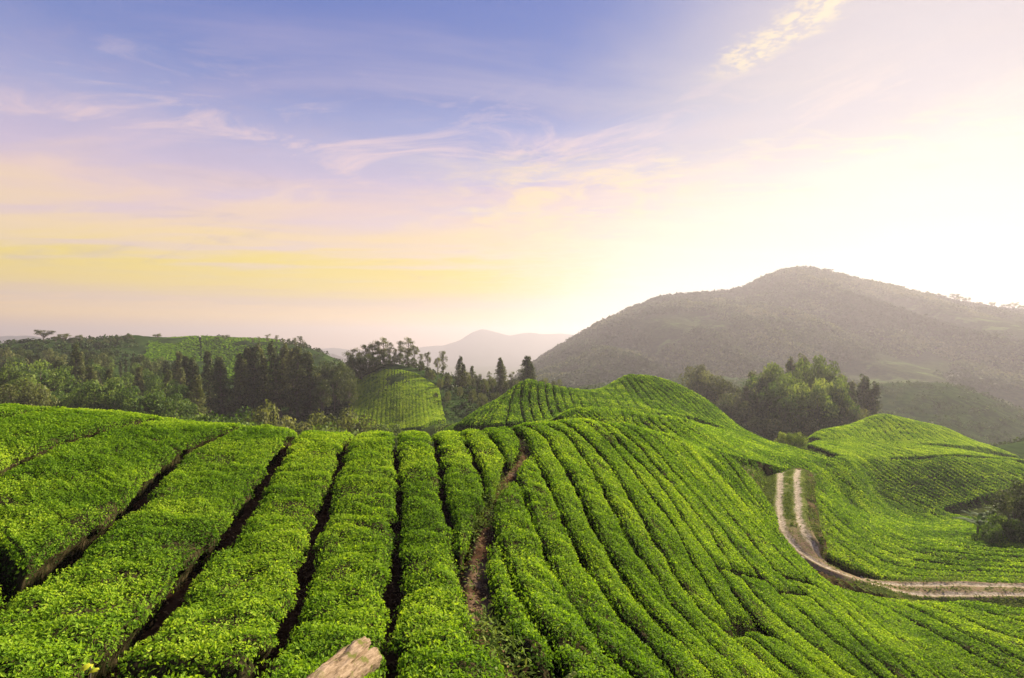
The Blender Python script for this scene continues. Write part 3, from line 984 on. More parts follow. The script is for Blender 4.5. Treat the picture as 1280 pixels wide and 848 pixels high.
def verge():
    P = []
    n = 26000
    t = rng.random(n)
    i = (t * (len(TRACK) - 2)).astype(int)
    c = TRACK[i] + (TRACK[i + 1] - TRACK[i]) * rng.random((n, 1))
    tg = unit(TRACK[i + 1] - TRACK[i])
    nr = np.stack([tg[:, 1], -tg[:, 0]], 1)
    lateral = np.where(rng.random(n) < 0.25, rng.normal(0, 0.22, n), 1.35 + np.abs(rng.normal(0, 0.7, n)))
    lateral = np.where((lateral > 1) & (rng.random(n) < 0.25), -lateral, lateral)
    keep = (rng.random(n) < np.where(np.abs(lateral) < 0.8, np.where(t < 0.45, 0.9, 0.30), 1)) & (fbm(c[:, 0] * .8 + lateral, c[:, 1] * .8) > 0.42)
    lateral = np.where(np.abs(lateral) > 1, lateral * rng.uniform(0.8, 1.25, n), lateral)
    c, nr, lateral = c[keep], nr[keep], lateral[keep]
    xy = c + nr * lateral[:, None]
    z = np.maximum(ground_z(xy[:, 0], xy[:, 1]), S(c[:, 0], c[:, 1]) - 0.2 * sstep(1.2, 1.8, np.abs(lateral))) + 0.04
    pos = np.column_stack([xy, z])
    m = len(pos)
    scatter_cards("grass", pos, np.tile([0, 0, 1.0], (m, 1)), rng.uniform(0.15, 0.32, m), np.clip(rng.normal(0.5, 0.25, m), 0, 1), M_GRASS,
                  0.3, 0.5, 0.8, label="rough grass along the verges and crown of the dirt track", cat="grass", kind="stuff")


verge()

# ------------------------------------------------------------------ hills and mountains
def _forest_floor(g, pos):
    n = g.noise(pos, 0.03, 8, 0.62)
    n2 = g.noise(pos, 0.25, 6, 0.6)
    a = g.ramp(n2, [(0.3, (0.018, 0.032, 0.012)), (0.7, (0.05, 0.065, 0.022))])
    b = g.ramp(n2, [(0.3, (0.05, 0.085, 0.02)), (0.7, (0.11, 0.15, 0.04))])
    return g.mix(g.mapr(n, 0.52, 0.66), a, b), 0.95, (n2, 1.0, 1.5)


M_HILL = simple("forested_hill", _forest_floor)
M_FAR = simple("distant_hill", lambda g, pos: (g.ramp(g.noise(pos, 0.004, 8, 0.6), [(0.3, (0.025, 0.035, 0.03)), (0.7, (0.05, 0.06, 0.045))]), 0.95, None))

CREST = np.array([(560, 520), (600, 503), (640, 482), (665, 457), (690, 440), (720, 421), (760, 399), (800, 382), (830, 372), (860, 368.5), (890, 367), (915, 365.5), (935, 358),
                  (955, 348), (975, 340), (990, 337), (1010, 336.5), (1030, 339), (1050, 345), (1075, 351), (1100, 356), (1130, 362), (1160, 369), (1185, 376), (1220, 383), (1260, 388), (1330, 397), (1500, 410), (1700, 430)])


def mountain_z(u, t):
    """t 0 at the foot, 1 on the crest, up to 1.5 behind it"""
    px = 640 + 640 * u
    dc = np.interp(px, CREST[:, 0], CREST[:, 1])
    Y0, Yc = 455.0, 930.0
    Y = Y0 + (Yc - Y0) * t
    zc = (424 - dc) / 640 * Yc
    z0 = -46.0
    tt = np.clip(t, 0, 1)
    z = z0 + np.minimum(t, 0) * 260 + (zc - z0) * (0.42 * tt + 0.58 * tt ** 1.5) - np.maximum(t - 1, 0) ** 1.2 * 230
    x = u * Y
    ridge = 1 - np.abs(2 * fbm(x * 0.0068 + Y * .0015, Y * 0.0022 + 3, oct=4) - 1) * 2
    amp = np.sin(np.pi * np.clip(tt, 0, 1)) ** 0.8 * sstep(1.0, 0.72, tt)
    z = z + (ridge - 0.3) * (22 + 18 * np.clip(u, 0, 1)) * amp * sstep(0.02, 0.30, u) + (fbm(x * 0.02, Y * 0.02, oct=4) - 0.5) * 12 * amp
    return x, Y, z


def build_mountain():
    us = np.linspace(-0.13, 1.6, 420)
    ts = np.concatenate([np.linspace(-0.16, 1.0, 240), np.linspace(1.01, 1.6, 30)])
    uu, tt = np.meshgrid(us, ts, indexing='ij')
    x, y, z = mountain_z(uu, tt)
    me = mesh_from("mountain", np.stack([x, y, z], -1).reshape(-1, 3), [grid_faces(len(us), len(ts))], [M_HILL], smooth_faces=np.ones(419 * 269))
    tag(link("mountain", me), "broad forested mountain with a hazy sunlit crest", None, None, "structure")
    FAR = [(-900, 438), (-200, 434), (100, 440), (330, 444), (370, 441), (400, 436), (415, 435), (440, 438), (480, 440), (510, 438), (530, 434), (555, 432), (575, 425), (590, 416), (602, 411.5),
           (612, 413), (625, 417), (637, 419.5), (650, 417.5), (662, 416.2), (680, 418), (700, 417), (740, 422), (800, 430), (900, 438), (1300, 432), (2200, 438)]
    FAR = np.array(FAR)
    us = np.linspace(-2.2, 2.2, 700)
    px = 640 + 640 * us
    Yc = 4300.0
    zc = (424 - np.interp(px, FAR[:, 0], FAR[:, 1])) / 640 * Yc + (fbm(us * 90, us * 0) - 0.5) * 9
    rows = []
    for t, k in ((-2600, -1.2), (-1900, 0.06), (-1100, 0.22), (-500, 0.45), (-170, 0.75), (0, 1), (300, 0.55), (900, -1)):
        base = -230.0
        zz = base + (zc - base) * k if k > 0 else np.full_like(zc, base) + k * 30
        Yv = Yc + t + (fbm(us * 30 + k, us * 0 + k) - .5) * 160 * (1 - k)
        rows.append(np.stack([us * Yc + 0 * zz, Yv, zz + (fbm(us * 60 + k * 9, us * 0 + k) - 0.5) * 70 * (1 - abs(k)) ], -1))
    V = np.stack(rows, 1)
    me = mesh_from("distant_mountain", V.reshape(-1, 3), [grid_faces(700, 8)[:, ::-1]], [M_FAR], smooth_faces=np.ones(699 * 7))
    tag(link("distant_mountain", me), "pale blue two-peaked mountain far beyond the valley", None, None, "structure")
    # low far ridge at left
    us = np.linspace(-1.5, -0.35, 200)
    Yc = 2600.0
    zc = (424 - np.interp(640 + 640 * us, [-320, 0, 35, 90, 170, 230, 340, 420], [424, 421, 420, 426, 421, 423, 437, 442])) / 640 * Yc + (fbm(us * 60, us * 0) - .5) * 9
    V = np.stack([np.stack([us * Yc, np.full_like(us, Yc + t), np.where(k > 0, -190 + (zc + 190) * k, -200)], -1) for t, k in ((-500, 0), (-200, .6), (0, 1), (300, .6), (700, 0))], 1)
    me = mesh_from("distant_ridge", V.reshape(-1, 3), [grid_faces(200, 5)[:, ::-1]], [M_FAR], smooth_faces=np.ones(199 * 4))
    tag(link("distant_ridge", me), "low faint ridge on the far left skyline", None, None, "structure")


build_mountain()

# ------------------------------------------------------------------ trees
BARK, g_ = material("bark")
o_ = g_.new("ShaderNodeOutputMaterial")
p_ = g_.new("ShaderNodeBsdfPrincipled")
tcn = g_.new("ShaderNodeTexCoord")
g_.link(g_.ramp(g_.noise(tcn.outputs['Object'], 6, 5), [(0.3, (0.05, 0.04, 0.03)), (0.7, (0.17, 0.14, 0.11))]), p_.inputs['Base Color'])
p_.inputs['Roughness'].default_value = 0.9
g_.link(p_.outputs[0], o_.inputs[0])

M_DARK = leaf_material("conifer_foliage", [(0, (0.022, 0.036, 0.014)), (0.5, (0.085, 0.115, 0.038)), (1, (0.22, 0.22, 0.09))], 0.25, 0.6, 0.08)
M_BROAD = leaf_material("broadleaf_foliage", [(0, (0.025, 0.05, 0.012)), (0.5, (0.07, 0.125, 0.027)), (1, (0.21, 0.28, 0.07))], 0.40, 0.6, 0.08)
M_OLIVE = leaf_material("olive_foliage", [(0, (0.035, 0.045, 0.018)), (0.5, (0.105, 0.125, 0.045)), (1, (0.23, 0.24, 0.095))], 0.38, 0.6, 0.08)
M_UNDER = leaf_material("undergrowth_foliage", [(0, (0.014, 0.028, 0.009)), (0.5, (0.045, 0.075, 0.020)), (1, (0.12, 0.16, 0.045))], 0.25, 0.6, 0.05)
M_FOREST = leaf_material("forest_canopy", [(0, (0.020, 0.035, 0.014)), (0.5, (0.052, 0.085, 0.028)), (1, (0.15, 0.17, 0.06))], 0.12, 0.7, 0.03)
M_BRIGHT = leaf_material("bright_foliage", [(0, (0.05, 0.08, 0.018)), (0.5, (0.13, 0.19, 0.045)), (1, (0.30, 0.35, 0.09))], 0.40, 0.6, 0.08)


def tube(path, radii, k=7):
    path = np.asarray(path, float)
    n = len(path)
    tg = unit(np.gradient(path, axis=0))
    ref = np.where(np.abs(tg[:, 2:3]) > 0.9, np.array([[1.0, 0, 0]]), np.array([[0, 0, 1.0]]))
    a = unit(np.cross(tg, ref))
    b = np.cross(tg, a)
    th = np.linspace(0, 2 * np.pi, k, endpoint=False)
    V = path[:, None] + np.asarray(radii)[:, None, None] * (np.cos(th)[None, :, None] * a[:, None] + np.sin(th)[None, :, None] * b[:, None])
    i, j = np.meshgrid(np.arange(n - 1), np.arange(k), indexing='ij')
    j2 = (j + 1) % k
    F = np.stack([(i * k + j).ravel(), (i * k + j2).ravel(), ((i + 1) * k + j2).ravel(), ((i + 1) * k + j).ravel()], 1)
    return V.reshape(-1, 3), F


def join(parts):
    V, F, o = [], [], 0
    for v, f in parts:
        V.append(v)
        F.append(f + o)
        o += len(v)
    return np.concatenate(V), np.concatenate(F)


def tree_proto(kind, seed):
    """unit tree: height 1, returns crown mesh, trunk mesh"""
    rg = np.random.default_rng(seed)
    lobes = []     # centre, radii, count
    limbs = []
    lean = rg.normal(0, 0.02, 2)
    tpath = [np.array([lean[0] * t * 2, lean[1] * t * 2 + 0.015 * math.sin(t * 5 + seed), t]) for t in np.linspace(-0.04, 0.93, 9)]
    at = lambda t: np.array([lean[0] * t * 2, lean[1] * t * 2, t])
    if kind == 'conifer':           # tall narrow dark tree with ragged whorls
        wd = rg.uniform(0.11, 0.17)
        for t in np.arange(0.14, 0.985, 0.032):
            rad = wd * (1.03 - t) ** 0.55 * (0.75 + 0.5 * rg.random()) * min(1, t * 3 + 0.25)
            for q in range(4):
                th = rg.uniform(0, 6.28)
                d = np.array([math.cos(th), math.sin(th), 0])
                c = at(t) + d * rad * 0.62 + np.array([0, 0, rg.normal(0, 0.012) + 0.01])
                lobes.append((c, (rad * 0.5, rad * 0.5, 0.028 + 0.02 * rg.random()), 34))
                limbs.append((at(t) - [0, 0, 0.02], c))
        lsize, trad = 0.020, 0.016
    elif kind == 'airy':            # tall tree with bare lower trunk and open tufted head
        for q in range(27):
            t = rg.uniform(0.30, 0.97)
            th = rg.uniform(0, 6.28)
            rr = rg.uniform(0.03, 0.17) * (1.15 - abs(t - 0.72) * 1.6)
            c = at(t) + np.array([math.cos(th) * rr, math.sin(th) * rr, 0])
            s = rg.uniform(0.05, 0.095)
            lobes.append((c, (s, s, s * 0.8), 90))
            limbs.append((at(max(0.3, t - 0.14)), c))
        lsize, trad = 0.021, 0.015
    elif kind == 'umbrella':        # flat layered crown on spreading limbs
        for q in range(20):
            th = rg.uniform(0, 6.28)
            rr = 0.38 * math.sqrt(rg.random())
            zt = 0.84 - rr * 0.55 + rg.normal(0, 0.07)
            c = np.array([math.cos(th) * rr, math.sin(th) * rr, zt])
            s = rg.uniform(0.09, 0.16)
            lobes.append((c, (s, s, s * 0.55), 110))
            limbs.append((at(rg.uniform(0.3, 0.5)), c - [0, 0, 0.02]))
        tpath = tpath[:6]
        lsize, trad = 0.032, 0.028
    elif kind == 'broad':           # rounded billowing crown
        for q in range(19):
            th = q * 2.4 + rg.normal(0, 0.3)
            t = (q + 0.5) / 19
            zz = 0.86 - 0.58 * t + rg.normal(0, 0.03)
            rr = 0.31 * math.sin(math.pi * min(1, 0.12 + 0.62 * t)) * rg.uniform(0.75, 1.15)
            c = np.array([math.cos(th) * rr, math.sin(th) * rr, zz])
            s = rg.uniform(0.105, 0.175)
            lobes.append((c, (s, s, s * 0.72), 190))
            limbs.append((at(rg.uniform(0.2, 0.4)), c))
        tpath = tpath[:6]
        lsize, trad = 0.034, 0.026
    else:                           # shrub: wide, foliage to the ground
        for q in range(24):
            th = rg.uniform(0, 6.28)
            rr = 0.62 * math.sqrt(rg.random())
            zt = rg.uniform(0.12, 0.80) * (1 - (rr / 0.85) ** 2) + 0.1
            s = rg.uniform(0.13, 0.24)
            lobes.append((np.array([math.cos(th) * rr, math.sin(th) * rr, zt]), (s, s, s * 0.8), 110))
            limbs.append((np.array([rr * .2 * math.cos(th), rr * .2 * math.sin(th), -0.03]), lobes[-1][0]))
        tpath = [np.array([0, 0, t]) for t in np.linspace(-0.08, 0.5, 5)]
        lsize, trad = 0.055, 0.03
    pos, nrm, tin = [], [], []
    for c, r, n in lobes:
        d = unit(rg.normal(0, 1, (n, 3)))
        k = rg.random((n, 1)) ** 0.25
        pos.append(np.asarray(c) + d * np.asarray(r) * k)
        nrm.append(d)
        base = rg.normal(0.45, 0.13)
        tin.append(np.clip(base + rg.normal(0, 0.16, n), 0.02, 0.98))
    pos, nrm, tin = np.concatenate(pos), np.concatenate(nrm), np.concatenate(tin)
    v, f = leaf_cards(pos, nrm, lsize * rg.uniform(0.6, 1.5, len(pos)), 0.62, 0.8, 0.1, rg=rg)
    crown = (v, f, np.repeat(tin, 4))
    tp = np.array(tpath)
    parts = [tube(tp, trad * np.linspace(1.25, 0.3, len(tp)), 7)]
    for a, b in limbs[::2] if len(limbs) > 40 else limbs:
        a, b = np.asarray(a), np.asarray(b)
        m = 0.5 * (a + b) + np.array([0, 0, -0.012])
        parts.append(tube([a, m, b], [trad * 0.42, trad * 0.3, trad * 0.12], 4))
    return crown, join(parts)


PROTO = {}


def protos(kind, mat, nv=4):
    key = (kind, mat.name)
    if key not in PROTO:
        out_ = []
        for s in range(nv):
            (v, f, t), (tv, tf) = tree_proto(kind, hash(kind) % 1 + 31 * s + {'conifer': 1, 'airy': 2, 'umbrella': 3, 'broad': 4, 'shrub': 5}[kind])
            cm = mesh_from("crown", v, [f], [mat], None, {"tint": t})
            tm = mesh_from("trunk", tv, [tf], [BARK], smooth_faces=np.ones(len(tf)))
            out_.append((cm, tm))
        PROTO[key] = out_
    return PROTO[key]


TREES = []


def tree(kind, mat, b, d, Y, label, group, width=1.0, name=None, sink=0.3, minh=2.0):
    """a tree whose top is seen at (b, d) when standing Y metres away; its foot stands on the ground there"""
    x = (b - 640) / 640 * Y
    zt = -(d - 424) / 640 * Y
    zg = float(ground_z(np.array([x]), np.array([float(Y)]))[0]) if Y < 440 else None
    h = max(zt - zg + sink, minh)
    v = protos(kind, mat)
    cm, tm = v[int(rng.integers(len(v)))]
    name = name or {'conifer': 'conifer_tree', 'airy': 'tall_tree', 'umbrella': 'umbrella_tree', 'broad': 'broadleaf_tree', 'shrub': 'shrub'}[kind]
    cat = 'shrub' if kind == 'shrub' else 'tree'
    root = empty(name, (x, Y, zg - sink))
    rz = rng.uniform(0, 6.28)
    root.rotation_euler = (0, 0, rz)
    wv = width * h
    root.scale = (wv, wv, h)
    tag(root, label, cat, group)
    link("crown", cm, root)
    link("trunk" if kind != 'shrub' else "stem", tm, root)
    TREES.append((b, Y, h))
    return root


def ordn(i):
    return ORD[i]


def wood(items, kind, mat, desc, group, width=1.0, **kw):
    """items sorted from the left; each gets a label counting from the left"""
    items = sorted(items)
    n = len(items)
    for i, it in enumerate(items):
        b, d, Y = it[:3]
        wd = it[3] if len(it) > 3 else width
        where = "leftmost" if i == 0 else ("rightmost" if i == n - 1 else ordn(i) + " from the left")
        if n == 1:
            lab = desc
        else:
            lab = "{}, {}".format(desc, where)
        tree(kind, mat, b, d, Y, lab, group if n > 1 else None, wd * rng.uniform(0.92, 1.1), **kw)


# left wood: conifers
wood([(226, 441, 170), (236, 446, 168), (245, 449, 163), (263, 440, 172), (272, 447, 166), (280, 450, 160), (293, 452, 162), (299, 443, 166), (307, 436, 168), (314, 441, 160), (322, 435, 170), (329, 436, 176),
      (336, 433, 170), (346, 433, 174), (352, 431, 168), (363, 437, 172), (372, 435, 168), (379, 441, 170), (386, 450, 165)],
     'conifer', M_DARK, "tall dark conifer in the long stand at left", "conifers of the left wood", 1.45)
wood([(95, 431, 158), (88, 440, 162), (103, 441, 160), (158, 448, 210), (150, 452, 205), (140, 449, 215), (166, 442, 235)], 'conifer', M_DARK,
     "dark conifer among broad trees at far left", "conifers among the left broadleaf trees", 0.95)
wood([(6, 432, 205), (18, 438, 190), (30, 434, 210), (44, 437, 200), (60, 434, 215), (72, 438, 195), (112, 434, 205), (122, 438, 195), (132, 434, 215), (176, 440, 205), (188, 446, 190), (200, 444, 200), (212, 447, 185)],
     'broad', M_DARK, "tall dark tree high in the far left wood", "tall dark trees high in the left wood", 0.7)
wood([(12, 458, 150), (38, 460, 145), (78, 452, 155), (118, 458, 145), (134, 462, 140), (170, 460, 150), (206, 466, 145), (222, 462, 155)], 'conifer', M_DARK,
     "dark ragged conifer low in the far left wood", "ragged conifers low in the left wood", 1.3)
wood([(248, 470, 138), (233, 480, 140), (240, 476, 142)], 'conifer', M_OLIVE, "pale brownish conifer before the dark stand", "pale conifers of the left wood", 1.3)
wood([(394, 459, 168), (404, 453, 172), (411, 448, 176), (424, 449, 172), (432, 455, 170), (418, 462, 165), (436, 470, 160), (402, 472, 160)], 'broad', M_DARK,
     "dark rounded tree right of the left conifers", "dark trees beside the far tea slope", 0.65)
wood([(440, 433, 196), (450, 440, 198), (458, 431, 197), (466, 424, 199), (473, 427, 200), (479, 420, 200), (487, 428, 199), (501, 426, 199), (510, 420, 199), (518, 432, 198), (526, 442, 196), (494, 436, 197)],
     'airy', M_OLIVE, "tall open ridge tree above the far tea slope", "ridge trees above the far tea slope", 1.15)
wood([(443, 441, 188), (452, 444, 187), (461, 440, 189), (470, 443, 187), (480, 439, 189), (490, 443, 188), (499, 440, 189), (508, 443, 188), (517, 446, 187), (527, 450, 184), (536, 458, 176)], 'broad', M_DARK,
     "dark low tree beneath the tall ridge trees", "low trees above the far tea slope", 0.75)
wood([(534, 440, 182), (547, 447, 180), (554, 438, 184), (639, 463, 176), (612, 464, 178)], 'airy', M_OLIVE, "thin tall tree left of the hump", "thin trees left of the hump", 0.8)
wood([(571, 447, 178), (577, 456, 176), (625, 448, 178), (633, 452, 180), (655, 446, 176), (667, 454, 178), (661, 450, 182), (590, 458, 180)], 'conifer', M_DARK,
     "pointed skyline conifer left of the hump", "conifers behind the hump", 1.75)
wood([(540, 462, 172), (550, 472, 162), (560, 466, 168), (582, 462, 174), (597, 466, 172), (606, 472, 166), (616, 470, 172), (628, 474, 165), (645, 472, 168), (560, 488, 148), (575, 482, 156), (590, 486, 150),
      (604, 490, 146), (545, 490, 150), (620, 488, 150), (680, 470, 176), (695, 472, 182)], 'broad', M_OLIVE,
     "olive rounded tree left of the hump", "rounded trees left of the hump", 0.7)
# left wood: broad trees
wood([(-18, 452, 128), (8, 449, 128), (28, 462, 124)], 'broad', M_BRIGHT, "light green broad tree at the left edge of the picture", "light broad trees at the left edge", 0.7)
wood([(52, 446, 134), (68, 452, 138)], 'umbrella', M_BROAD, "flat-topped green tree at far left above the tea beds", "flat-topped trees at far left", 0.75)
wood([(30, 470, 112), (44, 478, 108)], 'broad', M_OLIVE, "dull olive rounded tree just above the tea at far left", "olive trees at far left", 0.8)
wood([(126, 466, 118), (142, 474, 120), (158, 480, 118), (112, 478, 120)], 'broad', M_BROAD, "big billowing green tree left of the conifer stand", "billowing trees left of the conifer stand", 0.8)
wood([(187, 484, 112), (176, 492, 110), (198, 489, 114), (219, 488, 116), (209, 496, 112)], 'broad', M_BROAD, "fresh green rounded tree low above the tea crest", "low green trees at the tea crest", 0.9)
wood([(150, 462, 170), (163, 466, 165), (176, 464, 175), (190, 468, 170), (203, 462, 180), (214, 456, 190), (130, 455, 175), (118, 452, 180), (75, 450, 175), (60, 462, 150), (20, 455, 170), (78, 470, 140),
      (84, 480, 128), (100, 484, 122), (65, 484, 120), (5, 480, 118), (-25, 470, 122), (22, 444, 185), (38, 440, 200), (48, 456, 160), (110, 446, 190), (135, 444, 215), (172, 452, 200), (185, 458, 185), (198, 474, 145), (212, 470, 150), (226, 474, 140), (108, 470, 140), (150, 486, 126), (168, 490, 118)], 'broad', M_BROAD,
     "shadowy rounded tree deep in the left wood", "shadowy trees of the left wood", 0.75)
# ridge line at left
wood([(54, 411, 272), (80, 416, 270), (70, 419, 274)], 'umbrella', M_OLIVE, "umbrella-shaped tree silhouetted on the far left ridge", "umbrella trees on the far left ridge", 1.35)
wood([(99, 418, 276), (40, 424, 268), (26, 427, 265), (10, 428, 262), (90, 421, 268), (113, 424, 272), (124, 426, 268), (133, 424, 274), (141, 422, 278), (149, 420, 284), (156, 421, 288), (161, 417, 290), (167, 423, 290)], 'broad', M_DARK,
     "dark bushy tree on the left ridge", "bushy trees on the left ridge", 1.2)
wood([(197, 416, 302), (271, 421, 306), (282, 418, 306)], 'umbrella', M_OLIVE, "tiny lone tree on the crest of the far tea field", "lone trees on the tea field crest", 1.3, minh=3)
wood([(316, 422, 300), (324, 421, 302), (335, 417, 300), (346, 419, 300), (354, 424, 298), (361, 423, 296), (369, 422, 294), (375, 420, 292), (380, 427, 290), (306, 424, 302)], 'airy', M_OLIVE,
     "small feathery tree right of the far tea field", "feathery trees on the far ridge", 1.3, minh=3)
# shrubs before the left wood
wood([(337, 500, 96), (352, 508, 92), (322, 511, 94), (365, 513, 90), (383, 506, 96), (398, 512, 92), (375, 518, 86), (410, 518, 88)], 'shrub', M_OLIVE,
     "pale olive shrub rising behind the tea crest", "pale shrubs behind the tea crest", 0.75)
wood([(437, 506, 100), (424, 514, 96), (450, 516, 100)], 'shrub', M_OLIVE, "tan-green dense shrub at the foot of the far tea slope", "tan shrubs by the far tea slope", 0.75)
wood([(298, 524, 78), (283, 519, 80), (262, 515, 82), (246, 508, 86), (312, 517, 84), (270, 508, 92), (230, 506, 90), (290, 508, 96), (346, 524, 74), (395, 528, 74)], 'shrub', M_BROAD,
     "small dark green shrub close behind the tea crest", "small shrubs at the wood edge", 0.8)
wood([(405, 531, 62), (418, 531, 61), (431, 532, 60), (444, 533, 60), (457, 535, 60), (480, 522, 108), (470, 526, 104)], 'shrub', M_BRIGHT, "low bright tea bush peeping over the near crest", "tea bushes behind the near crest", 0.9, minh=1.2)

# wood right of centre
wood([(870, 451, 205, 0.7), (881, 457, 200, 0.8), (902, 470, 190, 0.9), (889, 466, 196, 0.8)], 'broad', M_OLIVE, "olive tree at the left end of the wood behind the saddle", "olive trees behind the saddle", 0.9)
wood([(960, 446, 176), (978, 452, 168), (986, 462, 160), (1018, 436, 170), (1030, 446, 172), (1012, 464, 155), (1040, 464, 160), (998, 476, 152)], 'broad', M_BRIGHT,
     "bright yellow-green tree below the mountain", "bright trees below the mountain", 0.56)
wood([(972, 472, 156), (1046, 476, 156), (1020, 478, 150), (952, 462, 170), (985, 486, 148)], 'broad', M_BROAD, "mid-green rounded tree below the mountain", "green trees below the mountain", 0.6)
wood([(942, 466, 182), (950, 474, 172), (996, 448, 184), (1004, 452, 184), (933, 484, 168), (1060, 478, 176), (1070, 474, 180), (1078, 482, 178), (1088, 490, 176), (1052, 470, 184)], 'conifer', M_DARK,
     "dark conifer below the mountain", "conifers below the mountain", 1.3)
wood([(918, 484, 172), (926, 496, 164), (940, 500, 158), (955, 494, 156), (968, 502, 150), (984, 500, 148), (1000, 504, 148), (1016, 500, 150), (1030, 508, 150), (1044, 504, 152), (1056, 498, 156),
      (1068, 506, 160), (1082, 508, 166), (908, 496, 168), (948, 516, 146), (975, 520, 142), (1010, 520, 144), (1040, 520, 148)], 'broad', M_DARK,
     "shaded tree at the foot of the mountain wood", "shaded trees below the mountain", 0.8)
wood([(979, 536, 93, 0.62), (995, 534, 92, 0.7)], 'shrub', M_BRIGHT, "round bush on the saddle before the dark wood", "round bushes on the saddle", 0.7, sink=0.1)
wood([(1254, 634, 54), (1278, 640, 53), (1240, 648, 52.5)], 'shrub', M_BROAD, "dark green bush at the right edge of the picture", "dark bushes at the right edge", 0.6, sink=0.2)
wood([(1268, 610, 56), (1284, 598, 58), (1302, 604, 57)], 'broad', M_DARK, "small dark tree above the bushes at right", "small trees at the right edge", 0.8, sink=0.2)

# banana-like plants by the right-hand bushes
M_BANANA = leaf_material("large_leaf", [(0, (0.03, 0.06, 0.02)), (0.5, (0.06, 0.11, 0.03)), (1, (0.12, 0.17, 0.06))], 0.3, 0.7, 0.02)


def frond(rg, th, L, W, elev):
    n = 9
    t = np.linspace(0, 1, n)
    r = L * (t * math.cos(elev) + 0.0 * t)
    z = L * (math.sin(elev) * t - 0.75 * t * t * 0.7)
    d = np.array([math.cos(th), math.sin(th)])
    c = np.stack([r * d[0], r * d[1], z], 1)
    s = np.array([-d[1], d[0], 0])
    wd = W * np.sin(np.pi * np.clip(t * 0.93 + 0.05, 0, 1)) ** 0.7 + 0.01
    V = np.stack([c + s * wd[:, None] * 0.5 + [0, 0, -0.02], c + [0, 0, 0.05 * L * 0.3], c - s * wd[:, None] * 0.5 + [0, 0, -0.02]], 1).reshape(-1, 3)
    return V, grid_faces(n, 3)


def banana(b, d, Y, label):
    rg = np.random.default_rng(int(b * 7))
    x = (b - 640) / 640 * Y
    zg = float(ground_z(np.array([x]), np.array([float(Y)]))[0])
    h = max(-(d - 424) / 640 * Y - zg, 1.5)
    root = empty("large_leaved_plant", (x, Y, zg))
    tag(root, label, "plant", "large-leaved plants by the right edge")
    v, f = tube([(0, 0, -0.1), (0.03, 0, h * 0.3), (0.05, 0.02, h * 0.6)], [0.14, 0.11, 0.07], 8)
    link("stem", mesh_from("stem", v, [f], [BARK], smooth_faces=np.ones(len(f))), root)
    parts = []
    for q in range(11):
        V, F = frond(rg, q * 2.4 + rg.random(), h * rg.uniform(0.55, 0.8), 0.42, rg.uniform(0.5, 1.25))
        parts.append((V + np.array([0.05, 0.02, h * (0.45 + 0.012 * q)]), F))
    v, f = join(parts)
    link("fronds", mesh_from("fronds", v, [f], [M_BANANA], None, {"tint": np.repeat(rg.uniform(0.2, 0.9, 11), 27)}, np.ones(len(f))), root)


for i, (b, d, Y) in enumerate([(1222, 634, 57), (1234, 630, 58.5), (1246, 630, 57.5), (1228, 644, 54.5), (1259, 626, 60)]):
    banana(b, d, Y, "large-leaved plant beside the dark bushes at right, {} from the left".format(["first", "third", "fourth", "second", "fifth"][i]))

# ------------------------------------------------------------------ woods too far or too dense to count
def crowns(name, x, y, z, r, tint, mat, n_cards, label, sq=0.8, cat="forest"):
    N_ = len(x)
    idx = np.repeat(np.arange(N_), n_cards)
    d = unit(rng.normal(0, 1, (len(idx), 3)))
    d[:, 2] = np.abs(d[:, 2]) * 1.1 - 0.25
    rr = r[idx][:, None]
    pos = np.column_stack([x, y, z])[idx] + d * rr * np.array([1, 1, sq]) * rng.uniform(0.7, 1.05, (len(idx), 1))
    sz = r[idx] * rng.uniform(0.35, 0.75, len(idx))
    scatter_cards(name, pos, d, sz, np.clip(tint[idx] + rng.normal(0, 0.12, len(idx)), 0.02, 0.98), mat, 0.7, 0.9, 0.1, label=label, cat=cat, kind="stuff")


def far_woods():
    n = 21000
    u = rng.uniform(0.0, 1.25, n)
    t = rng.random(n) ** 0.9 * 1.03
    x, y, z = mountain_z(u, t)
    clear = fbm(x * 0.008, y * 0.006 + 5, oct=3)
    right = sstep(0.55, 0.75, u) * (1 - sstep(0.75, 0.95, t)) * 0.10
    keep = clear < 0.63 - right * 1.1
    x, y, z = x[keep], y[keep], z[keep]
    n = len(x)
    tint = np.clip(0.28 + (fbm(x * 0.010, y * 0.010) - 0.5) * 2.2 + rng.normal(0, 0.10, n), 0, 1)
    crowns("mountain_forest", x, y, z + 1.5, rng.uniform(2.6, 7.0, n), tint, M_FOREST, 24, "continuous forest canopy covering the mountain")
    # brush on the valley floor and ridges
    n = 12000
    u = rng.uniform(-1.25, 1.25, n)
    y = np.exp(rng.uniform(math.log(88), math.log(430), n))
    x = u * y
    px = 640 + 640 * u
    tea_slope = (px > 432) & (px < 552) & (y > 108) & (y < 188)
    field = (px > 168) & (px < 345) & (y > 215) & (y < 330)
    hump = (px > 540) & (px < 1000) & (y < 128)
    right_hill = (px > 985) & (y < 150)
    spur = (px > 1040) & (y > 150) & (y < 420)
    keep = ~(tea_slope | field | hump | right_hill) & ~(spur & (rng.random(n) < 0.15)) & ~((px > 520) & (px < 600) & (y < 126))
    x, y, u = x[keep], y[keep], u[keep]
    z = ground_z(x, y)
    n = len(x)
    tint = np.clip(0.35 + (fbm(x * 0.05, y * 0.05) - 0.5) * 0.9 + rng.normal(0, 0.1, n), 0, 1)
    r = rng.uniform(0.7, 1.9, n) * np.clip(y / 170, 0.55, 1.5)
    crowns("undergrowth", x, y, z + r * 0.1, r, tint * 0.62, M_UNDER, 16, "dense undergrowth covering the valley between the trees", 0.8, "undergrowth")


far_woods()


